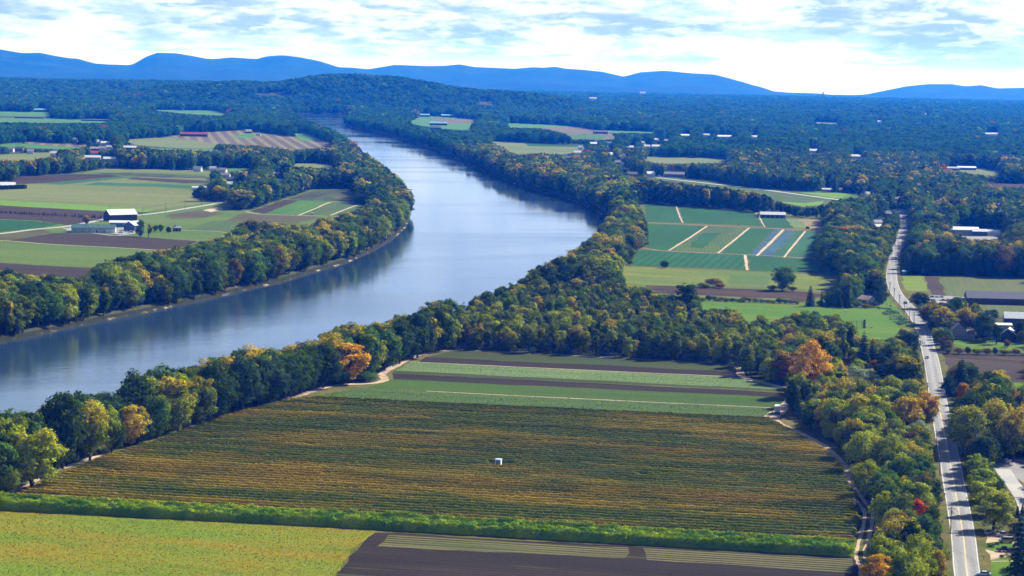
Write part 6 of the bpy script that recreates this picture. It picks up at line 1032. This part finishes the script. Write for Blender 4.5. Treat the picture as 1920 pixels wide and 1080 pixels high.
for rI, v0_ in enumerate(rws):
    U = np.arange(uu.min(), uu.max(), .8); f_ = np.clip((v0_ - vv_.min()) / (vv_.max() - vv_.min()), 0, 1); ang = math.atan2(rot_top[1], rot_top[0]) - math.atan2(ud[1], ud[0]); um = (uu.min() + uu.max()) / 2
    Vv = v0_ + (U - um) * math.tan(ang * f_ * .9) + .10 * np.sin(U * .021 + rI); X = a0[0] + ud[0] * U + un[0] * Vv; Y = a0[1] + ud[1] * U + un[1] * Vv
    ok_ = inpoly(X, Y, CP) & ~((np.abs(X - sh.location.x - 1) < 4.5) & (np.abs(Y - sh.location.y) < 3.0)); gp = fbm(U / 7 + rI * 3.1, np.full(len(U), rI * .7), 8, 4); th = fbm(X / 45, Y / 45, 33, 3)
    hgt_ = (1.25 + .30 * gp + .30 * (th - .5)) * np.where(gp < .22, .8, 1.0); ok_ &= gp > .12; idx_ = np.where(ok_)[0]
    for seg in np.split(idx_, np.where(np.diff(idx_) > 1)[0] + 1):
        m = len(seg)
        if m < 3: continue
        hs = hgt_[seg] * rg.uniform(.88, 1.1, m); ws = rg.uniform(.78, 1.12, m); hs[0] *= .5; hs[-1] *= .5; P8 = PROF[None] * np.stack([ws, hs], 1)[:, None, :] + rg.normal(0, .05, (m, 8, 2)) * np.array([1, 1])
        x3 = X[seg, None] + un[0] * P8[..., 0]; y3 = Y[seg, None] + un[1] * P8[..., 0]; z3 = np.maximum(P8[..., 1], 0) + .06; RV.append(np.stack([x3, y3, z3], -1).reshape(-1, 3)); q = (np.arange(m - 1)[:, None] * 8 + np.arange(7)[None]).ravel() + nb_; RF.append(np.stack([q, q + 8, q + 9, q + 1], 1)); nb_ += m * 8
        k3 = np.repeat(np.arange(m), 6); o = rg.uniform(-.85, .85, len(k3)); c3 = np.stack([X[seg][k3] + un[0] * o + ud[0] * rg.uniform(-.5, .5, len(k3)), Y[seg][k3] + un[1] * o + ud[1] * rg.uniform(-.5, .5, len(k3)), .08 + hs[k3] * (1.06 - .5 * np.abs(o)) + rg.uniform(-.12, .28, len(k3))], 1)
        RC.append(c3); RN_.append(np.stack([un[0] * o, un[1] * o, np.full(len(o), .8)], 1) + rg.normal(size=(len(o), 3)) * .35); RS.append(rg.uniform(.14, .34, len(o)))
V2, F2 = quads(np.concatenate(RC), np.concatenate(RN_), np.concatenate(RS), rg); V1 = np.concatenate(RV); F1 = np.concatenate(RF)
cr_ = mesh_np('crop_rows', np.concatenate([V1, V2]), np.concatenate([F1, F2 + len(V1)]), ROWM); tag(cr_, 'rows of green and autumn gold crop bushes filling the large near field', 'crops', kind='stuff')
t = NT('hedge_leaves'); v = t.coord(); n1 = t.noise(v, .08, 4, .6); c = t.mix(t.ramp(n1, .4, .65), (.15, .29, .010), (.34, .44, .012)); g_ = t.n('ShaderNodeNewGeometry'); x = t.n('ShaderNodeVectorMath', operation='SCALE'); t.put(x.inputs[0], c); t.put(x.inputs['Scale'], t.ramp(g_.outputs['Random Per Island'], 0, 1, .6, 1.4)); HEDM = leafy(t, x.outputs[0], .3)
A0, A1 = np.array(g(-90, 953)), np.array(g(640, 990)); A2 = np.array(g(1601, 1046)); HV, HF, HC, HN, HS = [], [], [], [], []; hb = 0
for k in range(3):
    L = []; Nr = []
    for p, q in ((A0, A1), (A1, A2)):
        d = q - p; Ln = np.linalg.norm(d); U = np.arange(0, Ln, .6); nrm = np.array([-d[1], d[0]]) / Ln; L.append(p + d / Ln * U[:, None] + nrm * (1.6 + k * 2.9)); Nr.append(np.repeat(nrm[None], len(U), 0))
    L = np.concatenate(L); Nr = np.concatenate(Nr); m = len(L); ph = np.arange(m) * .6; lump = fbm(ph / 2.3, np.full(m, k * 5.7 + 1), 14, 2); n5 = fbm(ph / 3.1, np.full(m, k * 9.1), 4, 3)
    hs = (1.7 + .55 * k) + 1.3 * n5 + 1.5 * lump; ws = 1.0 + .6 * lump + .3 * n5; P8 = PROF[None] * np.stack([ws, hs], 1)[:, None, :] + rg.normal(0, .09, (m, 8, 2))
    HV.append(np.stack([L[:, None, 0] + Nr[:, None, 0] * P8[..., 0], L[:, None, 1] + Nr[:, None, 1] * P8[..., 0], np.maximum(P8[..., 1], 0) + .05], -1).reshape(-1, 3)); q = (np.arange(m - 1)[:, None] * 8 + np.arange(7)[None]).ravel() + hb; HF.append(np.stack([q, q + 8, q + 9, q + 1], 1)); hb += m * 8
    k3 = np.repeat(np.arange(m), 30); o = rg.uniform(-1.15, 1.15, len(k3)); tp = hs[k3] * (1.05 - .42 * o ** 2) * np.where(rg.uniform(size=len(k3)) < .6, 1, rg.uniform(.3, 1, len(k3))) + rg.uniform(-.15, .55, len(k3)); HC.append(np.stack([L[k3, 0] + Nr[k3, 0] * o * ws[k3] + rg.uniform(-.4, .4, len(k3)), L[k3, 1] + Nr[k3, 1] * o * ws[k3], tp], 1))
    HN.append(np.stack([Nr[k3, 0] * o * .8, Nr[k3, 1] * o * .8, np.full(len(o), .9)], 1) + rg.normal(size=(len(o), 3)) * .35); HS.append(rg.uniform(.18, .46, len(o)))
V2, F2 = quads(np.concatenate(HC), np.concatenate(HN), np.concatenate(HS), rg); V1 = np.concatenate(HV); hg = mesh_np('hedge', np.concatenate([V1, V2]), np.concatenate([np.concatenate(HF), F2 + len(V1)]), HEDM); tag(hg, 'long bright green hedge dividing the near fields', 'hedge')
# dark hedge round the shed at the left edge, clipped hedge in the hamlet
def hedge(p, q, w_, h_, label, n_=2600, colr=(.02, .045, .02), size=.45):
    a, b2 = np.array(g(*p)), np.array(g(*q)); U = rg.uniform(0, 1, n_); s1 = rg.integers(0, 2, n_) * 2 - 1; top = rg.uniform(0, 1, n_) < .4; d = b2 - a; nr_ = np.array([-d[1], d[0]]) / np.linalg.norm(d); o1 = np.where(top, rg.uniform(-1, 1, n_), s1) * w_ / 2; z = np.where(top, h_, rg.uniform(.1, 1, n_) * h_) * rg.uniform(.9, 1.06, n_)
    C3 = np.concatenate([a + d * U[:, None] + nr_ * o1[:, None], z[:, None]], 1); Nn = np.concatenate([nr_ * (~top * s1)[:, None], top[:, None] * 1.0], 1) + rg.normal(size=(n_, 3)) * .4; V, Fc = quads(C3, Nn, rg.uniform(.6, 1.3, n_) * size, rg); t = _pm.get('hedge_dark') or leafy(NT('hedge_dark'), colr, .2); _pm['hedge_dark'] = t
    return tag(mesh_np('hedge', V, Fc, t), label, 'hedge')
hedge((-30, 357), (47, 354), 6, 4.5, 'dark clipped hedge in front of the white gabled shed', 5000, size=.7); hedge((1717, 516.5), (1760, 517.5), 3, 3.0, 'clipped dark hedge behind the yellow green field', 2000)
# rows of young evergreens in the brown field
yc = BANK['spruce'][0]
lowc = crown('spruce', 5, 500, 1.1); lm_ = mesh_np('x', *lowc, LEAF_O); ld_ = lm_.data; bpy.data.objects.remove(lm_)
rr = random.Random(4)
for k in range(46):
    px_ = 1 + k * 4.15 + rr.uniform(-1.2, 1.2); py_ = 399.5 + px_ * .052 + rr.uniform(-.4, .4)
    if 128 < px_ < 134: continue
    x, y = g(px_, py_); o = bpy.data.objects.new('young_spruce', ld_); COL.objects.link(o); o.location = (x, y, 0); q = rr.uniform(2.2, 3.6) / 20; o.scale = (q * 1.3, q * 1.3, q); o.color = (.018, .04, .02, 0); o.rotation_euler = (0, 0, rr.uniform(0, 6)); tag(o, 'young dark spruce in the row across the brown left bank field', 'young spruce', 'young spruces in the brown field')
# ground plants
def scatter_plants(name, polypx, dens, mat, size, h_, label, seed, clump=None):
    P = np.array([g(*p) for p in polypx]); rq = np.random.default_rng(seed); a_ = (P.max(0) - P.min(0)); n = int(a_[0] * a_[1] * dens); X = P[:, 0].min() + rq.uniform(0, 1, n) * a_[0]; Y = P[:, 1].min() + rq.uniform(0, 1, n) * a_[1]; k = inpoly(X, Y, P)
    if clump: k &= fbm(X / clump, Y / clump, seed, 3) > .5
    X, Y = X[k], Y[k]; n = len(X); C3 = np.stack([X, Y, .1 + rq.uniform(.1, 1, n) * h_], 1); Nn = rq.normal(size=(n, 3)) * .35; Nn[:, 2] += 1; V, Fc = quads(C3, Nn, rq.uniform(.6, 1.3, n) * size, rq); o = mesh_np(name, V, Fc, mat); return tag(o, label, 'plants', kind='stuff')
def plantm(name, c1, c2):
    t = NT(name); c = t.mix(t.ramp(t.noise(t.coord(RD, (.22, 1, 1)), .055, 5, .65, .4), .42, .58), c1, c2); g_ = t.n('ShaderNodeNewGeometry'); x = t.n('ShaderNodeVectorMath', operation='SCALE'); t.put(x.inputs[0], c); t.put(x.inputs['Scale'], t.ramp(g_.outputs['Random Per Island'], 0, 1, .6, 1.4)); return leafy(t, x.outputs[0], .3)
scatter_plants('cover_crop', [(-200, 946), (0, 959), (640, 992), (705, 997), (680, 1015), (650, 1050), (620, 1100), (560, 1200), (-200, 1200)], 3.0, plantm('cover_leaves', (.18, .25, .016), (.34, .24, .014)), .28, .14, 'yellow green cover crop in the bottom left field', 1)
scatter_plants('vine_weeds', [(1640, 574), (1668, 572), (1690, 592), (1706, 604), (1728, 612), (1690, 613), (1672, 604), (1655, 590)], 3.2, plantm('weed_leaves', (.06, .12, .06), (.11, .17, .10)), .5, .9, 'tangle of leafy weeds on the bank between lawn and road', 2, 7)
scatter_plants('scrub', [(840, 656), (1000, 661), (1200, 672), (1370, 683), (1375, 672), (1200, 660), (1000, 650), (850, 646)], 1.6, plantm('scrub_leaves', (.07, .12, .05), (.10, .12, .05)), .55, 1.6, 'grey green scrub along the top edge of the striped field', 3, None)
scatter_plants('cabbage_rows', [(770, 680), (1402, 709.5), (1440, 715), (1478, 731.5), (740, 695)], 1.3, plantm('cabbage_leaves', (.13, .22, .09), (.22, .29, .16)), .26, .3, 'pale leafy crop in the striped field', 4)
scatter_plants('leafy_rows', [(690, 728), (800, 735), (1462, 767), (1445, 785), (590, 743.5), (630, 735)], 1.5, plantm('leafy_crop', (.07, .14, .03), (.13, .19, .04)), .26, .35, 'green leafy crop in the lower stripes', 5)
# ------------------------------------------------------------------ the air
hz = MB(); hz.box(-17000, 17000, -600, 39500, -620, 350); ho = hz.build('haze', bpy.data.materials.new('haze_air')); hm = ho.data.materials[0]; hm.use_nodes = True; ht = hm.node_tree; ht.nodes.clear(); oo = ht.nodes.new('ShaderNodeOutputMaterial'); pv = ht.nodes.new('ShaderNodeVolumePrincipled')
pv.inputs['Color'].default_value = HAZE_COL; pv.inputs['Density'].default_value = HAZE_D; pv.inputs['Anisotropy'].default_value = HAZE_G; pv.inputs['Absorption Color'].default_value = (1, 1, 1, 1); ht.links.new(pv.outputs[0], oo.inputs['Volume']); tag(ho, kind='stuff', label='blue haze filling the air of the valley', cat='haze')
